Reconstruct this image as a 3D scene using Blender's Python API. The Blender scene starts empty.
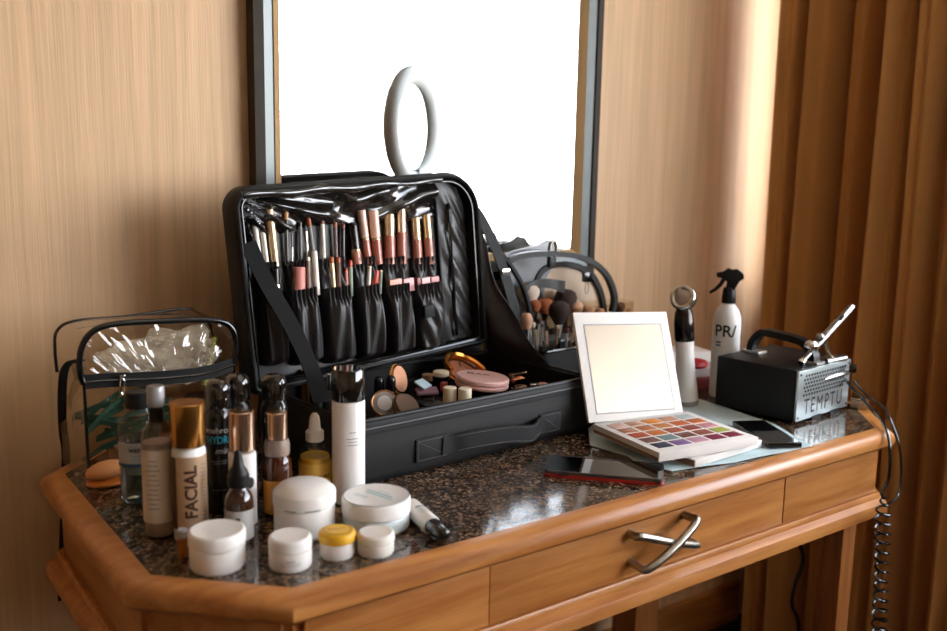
import bpy, bmesh, math, random
from mathutils import Vector, Matrix, noise
random.seed(7)
SC = bpy.context.scene
COL = SC.collection
PI = math.pi
ZT = 0.75                                   # height of the desk top

# ------------------------------------------------------------------ camera
F_PX = 920.0
pit, rol, yaw = math.radians(9.24), math.radians(1.08), math.radians(36.26)
fw = Vector((0, math.cos(pit), -math.sin(pit))); up = Vector((0, math.sin(pit), math.cos(pit))); rt = Vector((1, 0, 0))
r2 = math.cos(rol)*rt + math.sin(rol)*up; u2 = -math.sin(rol)*rt + math.cos(rol)*up
RZ = Matrix.Rotation(-yaw, 3, 'Z')
CR, CU, CF = RZ @ r2, RZ @ u2, RZ @ fw
CAM = Vector((0, 0, ZT + .42))
cd = bpy.data.cameras.new('camera'); cam = bpy.data.objects.new('camera', cd); COL.objects.link(cam)
cam.matrix_world = Matrix(((CR.x, CU.x, -CF.x, CAM.x), (CR.y, CU.y, -CF.y, CAM.y), (CR.z, CU.z, -CF.z, CAM.z), (0, 0, 0, 1)))
cd.sensor_width = 36; cd.lens = 36*F_PX/947; cd.clip_start = .05
cd.dof.use_dof = True; cd.dof.focus_distance = 1.33; cd.dof.aperture_fstop = 3.6
SC.camera = cam

def ray(px, py): return (CR*((px-473.5)/F_PX) - CU*((py-315.5)/F_PX) + CF)
def hit(px, py, o, n):
    d = ray(px, py); return CAM + d*((Vector(o)-CAM).dot(n)/d.dot(n))
def D(px, py, z=0.0): return hit(px, py, (0, 0, ZT+z), Vector((0, 0, 1)))
def Y(px, py, y): return hit(px, py, (0, y, 0), Vector((0, 1, 0)))

# ------------------------------------------------------------------ materials
def lin(h):
    if not isinstance(h, str): return tuple(h) + (1,)
    h = h.lstrip('#'); c = [int(h[i:i+2], 16)/255 for i in (0, 2, 4)]
    return tuple(x/12.92 if x <= .04045 else ((x+.055)/1.055)**2.4 for x in c) + (1,)
MATS = {}
def mat(name, col='#808080', rough=.5, metal=0, trans=0, ior=1.45, coat=0, emit=None, es=0, sheen=0, sss=0, spec=.5, var=0, vscale=30, bump=0, bscale=200):
    if name in MATS: return MATS[name]
    m = bpy.data.materials.new(name); m.use_nodes = True; nt = m.node_tree; b = nt.nodes['Principled BSDF']
    c = lin(col); b.inputs['Base Color'].default_value = c
    b.inputs['Roughness'].default_value = rough; b.inputs['Metallic'].default_value = metal
    b.inputs['Transmission Weight'].default_value = trans; b.inputs['IOR'].default_value = ior
    b.inputs['Coat Weight'].default_value = coat; b.inputs['Sheen Weight'].default_value = sheen
    b.inputs['Specular IOR Level'].default_value = spec
    if sss: b.inputs['Subsurface Weight'].default_value = sss; b.inputs['Subsurface Scale'].default_value = .01
    if emit: b.inputs['Emission Color'].default_value = lin(emit); b.inputs['Emission Strength'].default_value = es
    tc = nt.nodes.new('ShaderNodeTexCoord')
    if var or bump:
        n = nt.nodes.new('ShaderNodeTexNoise'); n.inputs['Scale'].default_value = vscale; n.inputs['Detail'].default_value = 4
        nt.links.new(tc.outputs['Object'], n.inputs['Vector'])
        if var:
            mx = nt.nodes.new('ShaderNodeMix'); mx.data_type = 'RGBA'
            mx.inputs[6].default_value = tuple(x*(1-var) for x in c[:3])+(1,); mx.inputs[7].default_value = tuple(min(1, x*(1+var)) for x in c[:3])+(1,)
            nt.links.new(n.outputs[0], mx.inputs[0]); nt.links.new(mx.outputs[2], b.inputs['Base Color'])
        if bump:
            n2 = nt.nodes.new('ShaderNodeTexNoise'); n2.inputs['Scale'].default_value = bscale; nt.links.new(tc.outputs['Object'], n2.inputs['Vector'])
            bp = nt.nodes.new('ShaderNodeBump'); bp.inputs['Strength'].default_value = bump; bp.inputs['Distance'].default_value = .001
            nt.links.new(n2.outputs[0], bp.inputs['Height']); nt.links.new(bp.outputs[0], b.inputs['Normal'])
    MATS[name] = m; return m
def clear_mat(name, tint='#ffffff', rough=.03, ior=1.5, density=1.0):
    """thin clear plastic sheet: light passes, the surface mirrors by its fresnel"""
    if name in MATS: return MATS[name]
    m = bpy.data.materials.new(name); m.use_nodes = True; nt = m.node_tree; nt.nodes.clear()
    o = nt.nodes.new('ShaderNodeOutputMaterial'); t = nt.nodes.new('ShaderNodeBsdfTransparent'); t.inputs[0].default_value = lin(tint)
    g = nt.nodes.new('ShaderNodeBsdfGlossy'); g.inputs['Roughness'].default_value = rough
    f = nt.nodes.new('ShaderNodeFresnel'); f.inputs['IOR'].default_value = ior
    mx = nt.nodes.new('ShaderNodeMixShader'); k = nt.nodes.new('ShaderNodeMath'); k.operation = 'MULTIPLY'; k.inputs[1].default_value = density; k.use_clamp = True
    geo = nt.nodes.new('ShaderNodeNewGeometry'); inv = nt.nodes.new('ShaderNodeMath'); inv.operation = 'SUBTRACT'; inv.inputs[0].default_value = 1; nt.links.new(geo.outputs['Backfacing'], inv.inputs[1])
    fm = nt.nodes.new('ShaderNodeMath'); fm.operation = 'MULTIPLY'; nt.links.new(f.outputs[0], fm.inputs[0]); nt.links.new(inv.outputs[0], fm.inputs[1])
    nt.links.new(fm.outputs[0], k.inputs[0]); nt.links.new(k.outputs[0], mx.inputs[0]); nt.links.new(t.outputs[0], mx.inputs[1]); nt.links.new(g.outputs[0], mx.inputs[2]); nt.links.new(mx.outputs[0], o.inputs[0])
    MATS[name] = m; return m

def wood_mat(name, dark, light, rough=.36, axis=0, scale=1.0):
    m = bpy.data.materials.new(name); m.use_nodes = True; nt = m.node_tree; b = nt.nodes['Principled BSDF']
    tc = nt.nodes.new('ShaderNodeTexCoord'); mp = nt.nodes.new('ShaderNodeMapping')
    s = [26*scale]*3; s[axis] = 2.2*scale; mp.inputs['Scale'].default_value = s
    n = nt.nodes.new('ShaderNodeTexNoise'); n.inputs['Scale'].default_value = 2.2; n.inputs['Detail'].default_value = 8; n.inputs['Distortion'].default_value = .6
    n2 = nt.nodes.new('ShaderNodeTexNoise'); n2.inputs['Scale'].default_value = 14; n2.inputs['Detail'].default_value = 3
    cr = nt.nodes.new('ShaderNodeValToRGB'); cr.color_ramp.elements[0].color = lin(dark); cr.color_ramp.elements[1].color = lin(light)
    cr.color_ramp.elements[0].position = .3; cr.color_ramp.elements[1].position = .68
    ad = nt.nodes.new('ShaderNodeMath'); ad.operation = 'MULTIPLY_ADD'; ad.inputs[1].default_value = .25
    nt.links.new(tc.outputs['Object'], mp.inputs[0]); nt.links.new(mp.outputs[0], n.inputs['Vector']); nt.links.new(mp.outputs[0], n2.inputs['Vector'])
    nt.links.new(n2.outputs[0], ad.inputs[0]); nt.links.new(n.outputs[0], ad.inputs[2])
    sb = nt.nodes.new('ShaderNodeMath'); sb.operation = 'SUBTRACT'; sb.inputs[1].default_value = .12
    nt.links.new(ad.outputs[0], sb.inputs[0]); nt.links.new(sb.outputs[0], cr.inputs[0]); nt.links.new(cr.outputs[0], b.inputs['Base Color'])
    b.inputs['Roughness'].default_value = rough; b.inputs['Coat Weight'].default_value = .08; b.inputs['Coat Roughness'].default_value = .18
    MATS[name] = m; return m

def granite_mat():
    m = bpy.data.materials.new('granite'); m.use_nodes = True; nt = m.node_tree; b = nt.nodes['Principled BSDF']
    tc = nt.nodes.new('ShaderNodeTexCoord')
    v = nt.nodes.new('ShaderNodeTexVoronoi'); v.inputs['Scale'].default_value = 270
    n = nt.nodes.new('ShaderNodeTexNoise'); n.inputs['Scale'].default_value = 60; n.inputs['Detail'].default_value = 6
    for x in (v, n): nt.links.new(tc.outputs['Object'], x.inputs['Vector'])
    sep = nt.nodes.new('ShaderNodeSeparateColor'); nt.links.new(v.outputs['Color'], sep.inputs[0])
    mix = nt.nodes.new('ShaderNodeMath'); mix.operation = 'MULTIPLY_ADD'; mix.inputs[1].default_value = .5
    nt.links.new(sep.outputs[0], mix.inputs[0])
    h = nt.nodes.new('ShaderNodeMath'); h.operation = 'MULTIPLY'; h.inputs[1].default_value = .6; nt.links.new(n.outputs[0], h.inputs[0]); nt.links.new(h.outputs[0], mix.inputs[2])
    cr = nt.nodes.new('ShaderNodeValToRGB'); e = cr.color_ramp.elements
    e[0].position = .0; e[0].color = lin('#0c0a09'); e[1].position = 1; e[1].color = lin('#b09a86')
    for p, c in ((.34, '#15100e'), (.44, '#2c211a'), (.53, '#654d39'), (.59, '#1d1613'), (.66, '#84694f'), (.76, '#2a201a'), (.84, '#8c7562')):
        x = e.new(p); x.color = lin(c)
    nt.links.new(mix.outputs[0], cr.inputs[0]); nt.links.new(cr.outputs[0], b.inputs['Base Color'])
    b.inputs['Roughness'].default_value = .10; b.inputs['IOR'].default_value = 1.55
    MATS['granite'] = m; return m

def paper_mat(name, col, amp=.5, var=.07):
    m = bpy.data.materials.new(name); m.use_nodes = True; nt = m.node_tree; b = nt.nodes['Principled BSDF']
    tc = nt.nodes.new('ShaderNodeTexCoord'); mp = nt.nodes.new('ShaderNodeMapping'); mp.inputs['Scale'].default_value = (1, 1, .03)
    n = nt.nodes.new('ShaderNodeTexNoise'); n.inputs['Scale'].default_value = 150; n.inputs['Detail'].default_value = 5
    n2 = nt.nodes.new('ShaderNodeTexNoise'); n2.inputs['Scale'].default_value = 45; n2.inputs['Detail'].default_value = 2
    nt.links.new(tc.outputs['Object'], mp.inputs[0]); nt.links.new(mp.outputs[0], n.inputs['Vector']); nt.links.new(mp.outputs[0], n2.inputs['Vector'])
    ad = nt.nodes.new('ShaderNodeMath'); ad.operation = 'ADD'; nt.links.new(n.outputs[0], ad.inputs[0]); nt.links.new(n2.outputs[0], ad.inputs[1])
    hf = nt.nodes.new('ShaderNodeMath'); hf.operation = 'MULTIPLY'; hf.inputs[1].default_value = .5; nt.links.new(ad.outputs[0], hf.inputs[0])
    cr = nt.nodes.new('ShaderNodeValToRGB'); c = lin(col)
    cr.color_ramp.elements[0].position = .35; cr.color_ramp.elements[0].color = tuple(x*(1-var) for x in c[:3])+(1,)
    cr.color_ramp.elements[1].position = .65; cr.color_ramp.elements[1].color = tuple(x*(1+var) for x in c[:3])+(1,)
    nt.links.new(hf.outputs[0], cr.inputs[0]); nt.links.new(cr.outputs[0], b.inputs['Base Color'])
    bp = nt.nodes.new('ShaderNodeBump'); bp.inputs['Strength'].default_value = amp; bp.inputs['Distance'].default_value = .002
    nt.links.new(hf.outputs[0], bp.inputs['Height']); nt.links.new(bp.outputs[0], b.inputs['Normal'])
    b.inputs['Roughness'].default_value = .55
    MATS[name] = m; return m

def fabric_mat(name, col, sc=900, rough=.75, bump=.3, sheen=.1):
    m = bpy.data.materials.new(name); m.use_nodes = True; nt = m.node_tree; b = nt.nodes['Principled BSDF']
    tc = nt.nodes.new('ShaderNodeTexCoord'); ck = nt.nodes.new('ShaderNodeTexChecker'); ck.inputs['Scale'].default_value = sc
    c = lin(col); ck.inputs[1].default_value = tuple(x*.82 for x in c[:3])+(1,); ck.inputs[2].default_value = tuple(min(1, x*1.15) for x in c[:3])+(1,)
    nt.links.new(tc.outputs['Object'], ck.inputs[0]); nt.links.new(ck.outputs[0], b.inputs['Base Color'])
    n = nt.nodes.new('ShaderNodeTexNoise'); n.inputs['Scale'].default_value = sc*.8; nt.links.new(tc.outputs['Object'], n.inputs['Vector'])
    bp = nt.nodes.new('ShaderNodeBump'); bp.inputs['Strength'].default_value = bump; bp.inputs['Distance'].default_value = .0006
    nt.links.new(n.outputs[0], bp.inputs['Height']); nt.links.new(bp.outputs[0], b.inputs['Normal'])
    b.inputs['Roughness'].default_value = rough; b.inputs['Sheen Weight'].default_value = sheen
    b.inputs['Specular IOR Level'].default_value = .3
    MATS[name] = m; return m

WOOD = wood_mat('desk_wood', '#9c5c26', '#be8044')
WOODY = wood_mat('desk_wood_side', '#965726', '#b37138', axis=1)
WOODZ = wood_mat('leg_wood', '#8f552a', '#b0703c', axis=2)
GRAN = granite_mat()
WALL = paper_mat('wallpaper', '#d3ae86', .8, .12)
FAB = fabric_mat('black_canvas', '#1a1817', 1400, .62, .4, .0)
NYL = mat('black_nylon', '#302d2d', .4, spec=.6, bump=.25, bscale=260)
WEB = fabric_mat('black_webbing', '#131212', 1800, .6, .5, .0)
VIN = mat('black_vinyl', '#1f1b18', .2, coat=1)
BLK = mat('black_plastic', '#0c0b0b', .16, coat=.3)
BLKM = mat('matte_black_plastic', '#0f0d0c', .45, spec=.35)
WHT = mat('white_plastic', '#e9e4df', .28, sss=.05)
WHTM = mat('white_matte_plastic', '#e6e0da', .45)
CHR = mat('chrome', '#d8d6d2', .12, 1)
STEEL = mat('brushed_steel', '#b9b6b0', .28, 1)
GOLD = mat('gold_metal', '#cf9750', .2, 1)
RGOLD = mat('rose_gold_metal', '#dcb698', .2, 1)
INK = mat('grey_ink', '#7f7c7a', .6)
DINK = mat('dark_ink', '#2a2019', .6)
CLR = clear_mat('clear_plastic', '#f4f2ee')
PVC = clear_mat('clear_pvc', '#f1ece2', .06, 1.55, 1.8)
GLASS = clear_mat('clear_glass', '#eef0ee', .01, 1.5, 1.3)
AMB = mat('amber_glass', '#5a2206', .05, trans=.55, coat=.5)

# ------------------------------------------------------------------ mesh helpers
def nb(): return bmesh.new()
def box(bm, lo, hi, bev=0, seg=2, M=None):
    vs = [bm.verts.new((x, y, z)) for x in (lo[0], hi[0]) for y in (lo[1], hi[1]) for z in (lo[2], hi[2])]
    fs = [bm.faces.new([vs[i] for i in f]) for f in ((0, 1, 3, 2), (4, 6, 7, 5), (0, 4, 5, 1), (2, 3, 7, 6), (0, 2, 6, 4), (1, 5, 7, 3))]
    if M is not None: bmesh.ops.transform(bm, matrix=M, verts=vs)
    if bev:
        es = list({e for f in fs for e in f.edges})
        bmesh.ops.bevel(bm, geom=es, offset=bev, segments=seg, affect='EDGES', profile=.6)
    return bm
def lathe(bm, prof, c=(0, 0, 0), seg=40, M=None):
    rings = []
    for r, z in prof:
        if r <= 1e-6: rings.append([bm.verts.new((c[0], c[1], c[2]+z))])
        else: rings.append([bm.verts.new((c[0]+r*math.cos(2*PI*k/seg), c[1]+r*math.sin(2*PI*k/seg), c[2]+z)) for k in range(seg)])
    for a, b in zip(rings, rings[1:]):
        for k in range(seg):
            j = (k+1) % seg
            if len(a) == 1 and len(b) == 1: continue
            if len(a) == 1: bm.faces.new((a[0], b[k], b[j]))
            elif len(b) == 1: bm.faces.new((a[k], b[0], a[j]))
            else: bm.faces.new((a[k], a[j], b[j], b[k]))
    if M is not None: bmesh.ops.transform(bm, matrix=M, verts=[v for r in rings for v in r])
    return bm
def spline(pts, n=8, closed=False):
    pts = [Vector(p) for p in pts]; out = []; N = len(pts)
    rng = range(N) if closed else range(N-1)
    for i in rng:
        if closed: p0, p1, p2, p3 = pts[i-1], pts[i], pts[(i+1) % N], pts[(i+2) % N]
        else: p0, p1, p2, p3 = pts[max(i-1, 0)], pts[i], pts[i+1], pts[min(i+2, N-1)]
        for k in range(n):
            t = k/n; out.append(.5*((2*p1)+(p2-p0)*t+(2*p0-5*p1+4*p2-p3)*t*t+(3*p1-p0-3*p2+p3)*t**3))
    if not closed: out.append(pts[-1])
    return out
def frames(pts, closed, upv=None):
    N = len(pts); res = []; prev = None
    for i, p in enumerate(pts):
        a = pts[i-1] if (i > 0 or closed) else p; b = pts[(i+1) % N] if (i < N-1 or closed) else p
        t = (b-a).normalized()
        if prev is None:
            u = Vector(upv) if upv else (Vector((0, 0, 1)) if abs(t.z) < .9 else Vector((1, 0, 0)))
        else: u = Vector(upv) if upv else prev
        s = t.cross(u)
        if s.length < 1e-5: s = t.orthogonal()
        s.normalize(); u = s.cross(t).normalized(); prev = u; res.append((p, s, u))
    return res
def sweep(bm, pts, sec, closed=False, upv=None, radii=None):
    """sec: list of (a,b) offsets along (side, up)"""
    fr = frames(pts, closed, upv); rings = []
    for i, (p, s, u) in enumerate(fr):
        k = radii[i] if radii else 1
        rings.append([bm.verts.new(p+s*a*k+u*b*k) for a, b in sec])
    n = len(sec); N = len(rings)
    for i in range(N if closed else N-1):
        A, B = rings[i], rings[(i+1) % N]
        for k in range(n):
            j = (k+1) % n; bm.faces.new((A[k], A[j], B[j], B[k]))
    if not closed:
        bm.faces.new(rings[0][::-1]); bm.faces.new(rings[-1])
    return bm
def tube(bm, pts, r, seg=10, closed=False, upv=None, radii=None):
    pts = [Vector(p) for p in pts]
    return sweep(bm, pts, [(r*math.cos(2*PI*k/seg), r*math.sin(2*PI*k/seg)) for k in range(seg)], closed, upv, radii)
def band(bm, pts, w, t, upv=None, closed=False):
    """flat webbing: w wide along 'up', t thick along 'side'"""
    pts = [Vector(p) for p in pts]
    return sweep(bm, pts, [(-t/2, -w/2), (t/2, -w/2), (t/2, w/2), (-t/2, w/2)], closed, upv)
def prism(bm, poly, z0, z1, M=None, bev=0):
    lo = [bm.verts.new((x, y, z0)) for x, y in poly]; hi = [bm.verts.new((x, y, z1)) for x, y in poly]
    fs = [bm.faces.new(lo[::-1]), bm.faces.new(hi)]; n = len(poly)
    for k in range(n): fs.append(bm.faces.new((lo[k], lo[(k+1) % n], hi[(k+1) % n], hi[k])))
    if M is not None: bmesh.ops.transform(bm, matrix=M, verts=lo+hi)
    if bev: bmesh.ops.bevel(bm, geom=list({e for f in fs for e in f.edges}), offset=bev, segments=2, affect='EDGES', profile=.6)
    return bm
def grid(bm, fn, nu, nv, thick=0):
    g = [[bm.verts.new(fn(i/nu, j/nv)) for j in range(nv+1)] for i in range(nu+1)]
    for i in range(nu):
        for j in range(nv): bm.faces.new((g[i][j], g[i+1][j], g[i+1][j+1], g[i][j+1]))
    bm.normal_update()
    if thick: bmesh.ops.solidify(bm, geom=bm.faces[:], thickness=thick)
    return bm
def rrect(x0, y0, x1, y1, rs, seg=6):
    """rounded rectangle; rs = radii at (x0,y0),(x1,y0),(x1,y1),(x0,y1)"""
    if not isinstance(rs, (tuple, list)): rs = (rs,)*4
    out = []
    for (cx, cy, a0), r in zip(((x0, y0, 180), (x1, y0, 270), (x1, y1, 0), (x0, y1, 90)), rs):
        ox = cx+r if cx == x0 else cx-r; oy = cy+r if cy == y0 else cy-r
        for k in range(seg+1):
            a = math.radians(a0+90*k/seg); out.append((ox+r*math.cos(a), oy+r*math.sin(a)))
    return out
def offset(poly, d):
    n = len(poly); out = []
    for i in range(n):
        p0, p1, p2 = Vector(poly[i-1]), Vector(poly[i]), Vector(poly[(i+1) % n])
        a = (p1-p0); b = (p2-p1)
        if a.length < 1e-7 or b.length < 1e-7: out.append(tuple(p1)); continue
        a.normalize(); b.normalize()
        na, nb_ = Vector((a.y, -a.x)), Vector((b.y, -b.x)); m = (na+nb_)
        m = m.normalized()*(d/max(.3, math.cos(na.angle(nb_)/2))); out.append((p1.x+m.x, p1.y+m.y))
    return out
def ringprof(bm, poly, prof, close=True):
    """sweep a (offset, z) profile round a closed counter-clockwise polygon"""
    R = [[bm.verts.new((x, y, z)) for x, y in offset(poly, d)] for d, z in prof]; n = len(poly); m = len(R)
    for i in range(m if close else m-1):
        A, B = R[i], R[(i+1) % m]
        for k in range(n): j = (k+1) % n; bm.faces.new((A[k], A[j], B[j], B[k]))
    return R
def obj(name, bm, m, parent=None, smooth=True, ang=40, sub=0, M=None):
    me = bpy.data.meshes.new(name)
    bmesh.ops.recalc_face_normals(bm, faces=bm.faces[:])
    if M is not None: bmesh.ops.transform(bm, matrix=M, verts=bm.verts[:])
    bm.to_mesh(me); bm.free()
    if m: me.materials.append(m)
    if smooth:
        me.polygons.foreach_set('use_smooth', [True]*len(me.polygons))
        try: me.set_sharp_from_angle(angle=math.radians(ang))
        except Exception: pass
    o = bpy.data.objects.new(name, me); COL.objects.link(o)
    if parent: o.parent = parent
    if sub:
        s = o.modifiers.new('subsurf', 'SUBSURF'); s.levels = s.render_levels = sub
    return o
def tag(o, label=None, cat=None, group=None, kind=None):
    if label: o['label'] = label
    if cat: o['category'] = cat
    if group: o['group'] = group
    if kind: o['kind'] = kind
    return o
def thing(name, label, cat, loc=(0, 0, 0), rz=0, group=None, rot=None):
    o = bpy.data.objects.new(name, None); COL.objects.link(o); o.empty_display_size = .02
    o.location = loc; o.rotation_euler = rot if rot else (0, 0, rz); return tag(o, label, cat, group)
def struct(name, bm, m, parent=None, smooth=False):
    o = obj(name, bm, m, parent, smooth)
    if not parent: o['kind'] = 'structure'
    return o
def text_mesh(s, size, shear=0, bold=0, align='CENTER', spacing=1.0):
    c = bpy.data.curves.new('t', 'FONT'); c.body = s; c.size = size; c.align_x = align; c.align_y = 'CENTER'; c.shear = shear
    c.offset = bold; c.space_character = spacing; c.resolution_u = 3
    o = bpy.data.objects.new('t', c); COL.objects.link(o)
    bpy.context.view_layer.update()
    me = bpy.data.meshes.new_from_object(o.evaluated_get(bpy.context.evaluated_depsgraph_get()))
    bpy.data.objects.remove(o); bpy.data.curves.remove(c); return me
def text_flat(s, size, M, m, parent, name='lettering', **k):
    me = text_mesh(s, size, **k); me.transform(M); me.materials.clear(); me.materials.append(m)
    o = bpy.data.objects.new(name, me); COL.objects.link(o); o.parent = parent; return o
def text_cyl(s, size, R, a0, z, m, parent, vertical=False, name='lettering', sx=1.0, **k):
    me = text_mesh(s, size, **k)
    bm = nb(); bm.from_mesh(me)
    for _ in range(2):
        es = [e for e in bm.edges if e.calc_length() > size*.25]
        if es: bmesh.ops.subdivide_edges(bm, edges=es, cuts=1)
    bmesh.ops.triangulate(bm, faces=bm.faces[:])
    for v in bm.verts:
        x, y = v.co.x*sx, v.co.y
        if vertical: x, y = -y, x
        a = a0+x/R; v.co = Vector((R*math.cos(a), R*math.sin(a), z+y))
    o = obj(name, bm, m, parent, smooth=False); return o
def toward(x, y): return math.atan2(-y, -x)          # the side of an upright thing that faces the room
def ruled(R, a0, z, w, h, m, parent, name='print'):   # a thin printed line on a round wall
    bm = nb(); n = 6
    grid(bm, lambda s, t: Vector((R*math.cos(a0+(s-.5)*w/R), R*math.sin(a0+(s-.5)*w/R), z+(t-.5)*h)), n, 1); return bm
def lines_cyl(R, a0, rows, m, parent, name='small_print'):
    bm = nb()
    for z, w, h, off in rows:
        grid(bm, lambda s, t: Vector((R*math.cos(a0+(off+(s-.5)*w)/R), R*math.sin(a0+(off+(s-.5)*w)/R), z+(t-.5)*h)), 6, 1)
    return obj(name, bm, m, parent)

# ================================================================== THE ROOM
XL, XR, YB, YF, ZC = -2.0, 1.975, 1.43, -2.9, 2.65
b = nb(); box(b, (XL-.1, YF-.1, -.1), (XR+.15, YB+.1, 0)); struct('floor', b, mat('carpet', '#33261d', .95, var=.15, vscale=60))
b = nb(); box(b, (XL-.1, YF-.1, ZC), (XR+.15, YB+.1, ZC+.1)); struct('ceiling', b, mat('ceiling_paint', '#e6ddd0', .9))
b = nb(); box(b, (XL, YB, 0), (XR+.15, YB+.1, ZC)); struct('wall_back', b, WALL)
b = nb(); box(b, (XL-.1, YF, 0), (XL, YB+.1, ZC)); struct('wall_left', b, mat('plain_wall', '#a48b70', .8))
b = nb(); box(b, (XL, YF-.1, 0), (XR+.15, YF, ZC)); struct('wall_front', b, MATS['plain_wall'])
WY0, WY1, WZ0, WZ1 = -2.3, 1.36, .86, 2.03
b = nb()
box(b, (XR, YF, 0), (XR+.15, YB, WZ0)); box(b, (XR, YF, WZ1), (XR+.15, YB, ZC))
box(b, (XR, YF, WZ0), (XR+.15, WY0, WZ1)); box(b, (XR, WY1, WZ0), (XR+.15, YB, WZ1))
struct('wall_right', b, MATS['plain_wall'])
b = nb(); box(b, (XR+.06, WY0, WZ0), (XR+.066, WY1, WZ1)); win = struct('window_1', b, clear_mat('window_glass', '#ffffff', .0, 1.45))
b = nb(); fwid = .05
box(b, (XR+.03, WY0, WZ0), (XR+.10, WY0+fwid, WZ1)); box(b, (XR+.03, WY1-fwid, WZ0), (XR+.10, WY1, WZ1))
box(b, (XR+.03, WY0, WZ0), (XR+.10, WY1, WZ0+fwid)); box(b, (XR+.03, WY0, WZ1-fwid), (XR+.10, WY1, WZ1))
obj('window_frame', b, mat('frame_paint', '#ddd6cc', .4), win, smooth=False)
b = nb(); box(b, (XR-.03, WY0-.04, WZ0-.03), (XR+.03, WY1-.01, WZ0), .006); obj('window_sill', b, MATS['frame_paint'], win)
b = nb(); box(b, (XL, YB-.016, 0), (XR-.05, YB, .105), .004); struct('baseboard_back', b, WOOD)
# what stands outside the window: a pale town below, far away
b = nb(); box(b, (20, -60, -14), (160, 60, -13.5)); struct('ground_outside', b, mat('pale_ground', '#b5a58c', .9))
for k, (x, y, w, d, h) in enumerate(((60, -38, 14, 12, 11), (75, -20, 18, 12, 13), (58, -6, 10, 12, 9), (90, -62, 20, 14, 15))):
    t = thing('building', ['low tan building outside the window, seen in the mirror', 'wide tan building outside, behind the mirror image of the lamp', 'small pale building outside the window, nearest of the group', 'tall tan building farthest outside the window'][k], 'building', (x, y-0, -13.5))
    b = nb(); box(b, (0, 0, 0), (d, w, h)); obj('wall', b, mat('building_render', '#b79a78', .9), t, smooth=False)
    b = nb(); box(b, (-.3, -.3, h), (d+.3, w+.3, h+.6)); obj('roof', b, mat('roof_felt', '#8d7a66', .9), t, smooth=False)
    b = nb()
    for i in range(int(w//2.4)):
        for j in range(int(h//3)): box(b, (-.05, .8+i*2.4, 1+j*3), (.02, 2+i*2.4, 2.5+j*3))
    obj('window', b, mat('dark_pane', '#5a5f66', .2), t, smooth=False)

# curtain: one heavy cloth hanging in folds along the right wall
def curtain_x(y):
    s = (YB-y)
    k = 1.25-.8*s
    return 1.858 + .030*k*math.sin(s*2*PI/.074+.9*math.sin(s*11)) + .014*k*math.sin(s*2*PI/.033+2*math.sin(s*14)+1) + .030*math.sin(s*2*PI/.24+.8)
b = nb()
def cfn(s, t):
    y = 1.362 - s*.55; z = .02+t*2.5
    y2 = y + .012*math.sin(t*3+s*11)*(1-t)
    return Vector((curtain_x(y2)+.006*math.sin(t*5+s*20)-.012*(1-t), y, z))
grid(b, cfn, 230, 18, thick=.004)
tag(obj('curtain', b, fabric_mat('curtain_cloth', '#bd8445', 520, .85, .35, .25)), 'heavy ochre brown curtain hanging in folds right of the desk', 'curtain')

# mirror on the wall
t = thing('wall_mirror', 'large framed wall mirror with grey outer and gold inner frame', 'mirror', (.594, YB, ZT+.203))
W_, H_ = .746, 1.29; fwd_ = .05
def frame_ring(lo, hi, y0, y1, m, name):
    b = nb(); poly = [(lo, lo), (W_-lo, lo), (W_-lo, H_-lo), (lo, H_-lo)]
    b2 = []
    for q, yy in ((0, y0), (hi-lo, y1)): pass
    R = []
    for d, yy in ((0, 0), (0, y0), (hi-lo, y1), (hi-lo, 0)):
        R.append([b.verts.new((x, yy, z)) for x, z in offset(poly, -d)])
    for i in range(4):
        A, B = R[i], R[(i+1) % 4]
        for k in range(4): j = (k+1) % 4; b.faces.new((A[k], A[j], B[j], B[k]))
    return obj(name, b, m, t, smooth=False)
frame_ring(0, .016, -.028, -.03, mat('frame_dark', '#39342e', .35, .3), 'outer_frame')
frame_ring(.016, .036, -.026, -.02, mat('frame_grey', '#6b706f', .35, .4), 'middle_frame')
frame_ring(.036, .05, -.022, -.012, mat('frame_gold', '#c3a273', .35, .6), 'inner_frame')
b = nb(); box(b, (.045, -.010, .045), (W_-.045, -.002, H_-.045)); obj('mirror_glass', b, mat('mirror_silver', '#f4f4f2', .0, 1), t, smooth=False)

# ring lamp on a stand, seen only in the mirror
rp = Vector((1.525, .435, 0))
t = thing('ring_light', 'switched-off ring light on a stand, seen in the wall mirror', 'ring light', rp)
Mr = Matrix.Translation((0, 0, 1.28)) @ Matrix.Rotation(math.radians(-123), 4, 'Z') @ Matrix.Rotation(PI/2, 4, 'Y')
b = nb(); R0 = .155
pts = [(R0*math.cos(2*PI*k/56), R0*math.sin(2*PI*k/56), 0) for k in range(56)]
sweep(b, [Vector(p) for p in pts], [(.031*math.cos(a), .023*math.sin(a)) for a in [2*PI*k/12 for k in range(12)]], True, (0, 0, 1))
obj('ring', b, mat('ring_grey', '#a5abab', .5), t, M=Mr)
b = nb(); tube(b, [(0, 0, .12), (0, 0, 1.14)], .009); obj('pole', b, BLKM, t)
b = nb(); box(b, (-.016, -.016, 1.10), (.016, .016, 1.16), .004); obj('bracket', b, BLKM, t)
b = nb(); box(b, (-.014, -.014, -.02), (.014, .014, .02), .004); obj('knob', b, BLKM, t, M=Matrix.Translation((0, 0, 1.28)) @ Matrix.Rotation(math.radians(-123), 4, 'Z') @ Matrix.Translation((0, R0+.03, -.03)))
for k in range(3):
    a = 2*PI*k/3+.4; b = nb(); tube(b, [(0, 0, .30), (.22*math.cos(a), .22*math.sin(a), .006)], .006); obj('leg', b, BLKM, t)

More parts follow.
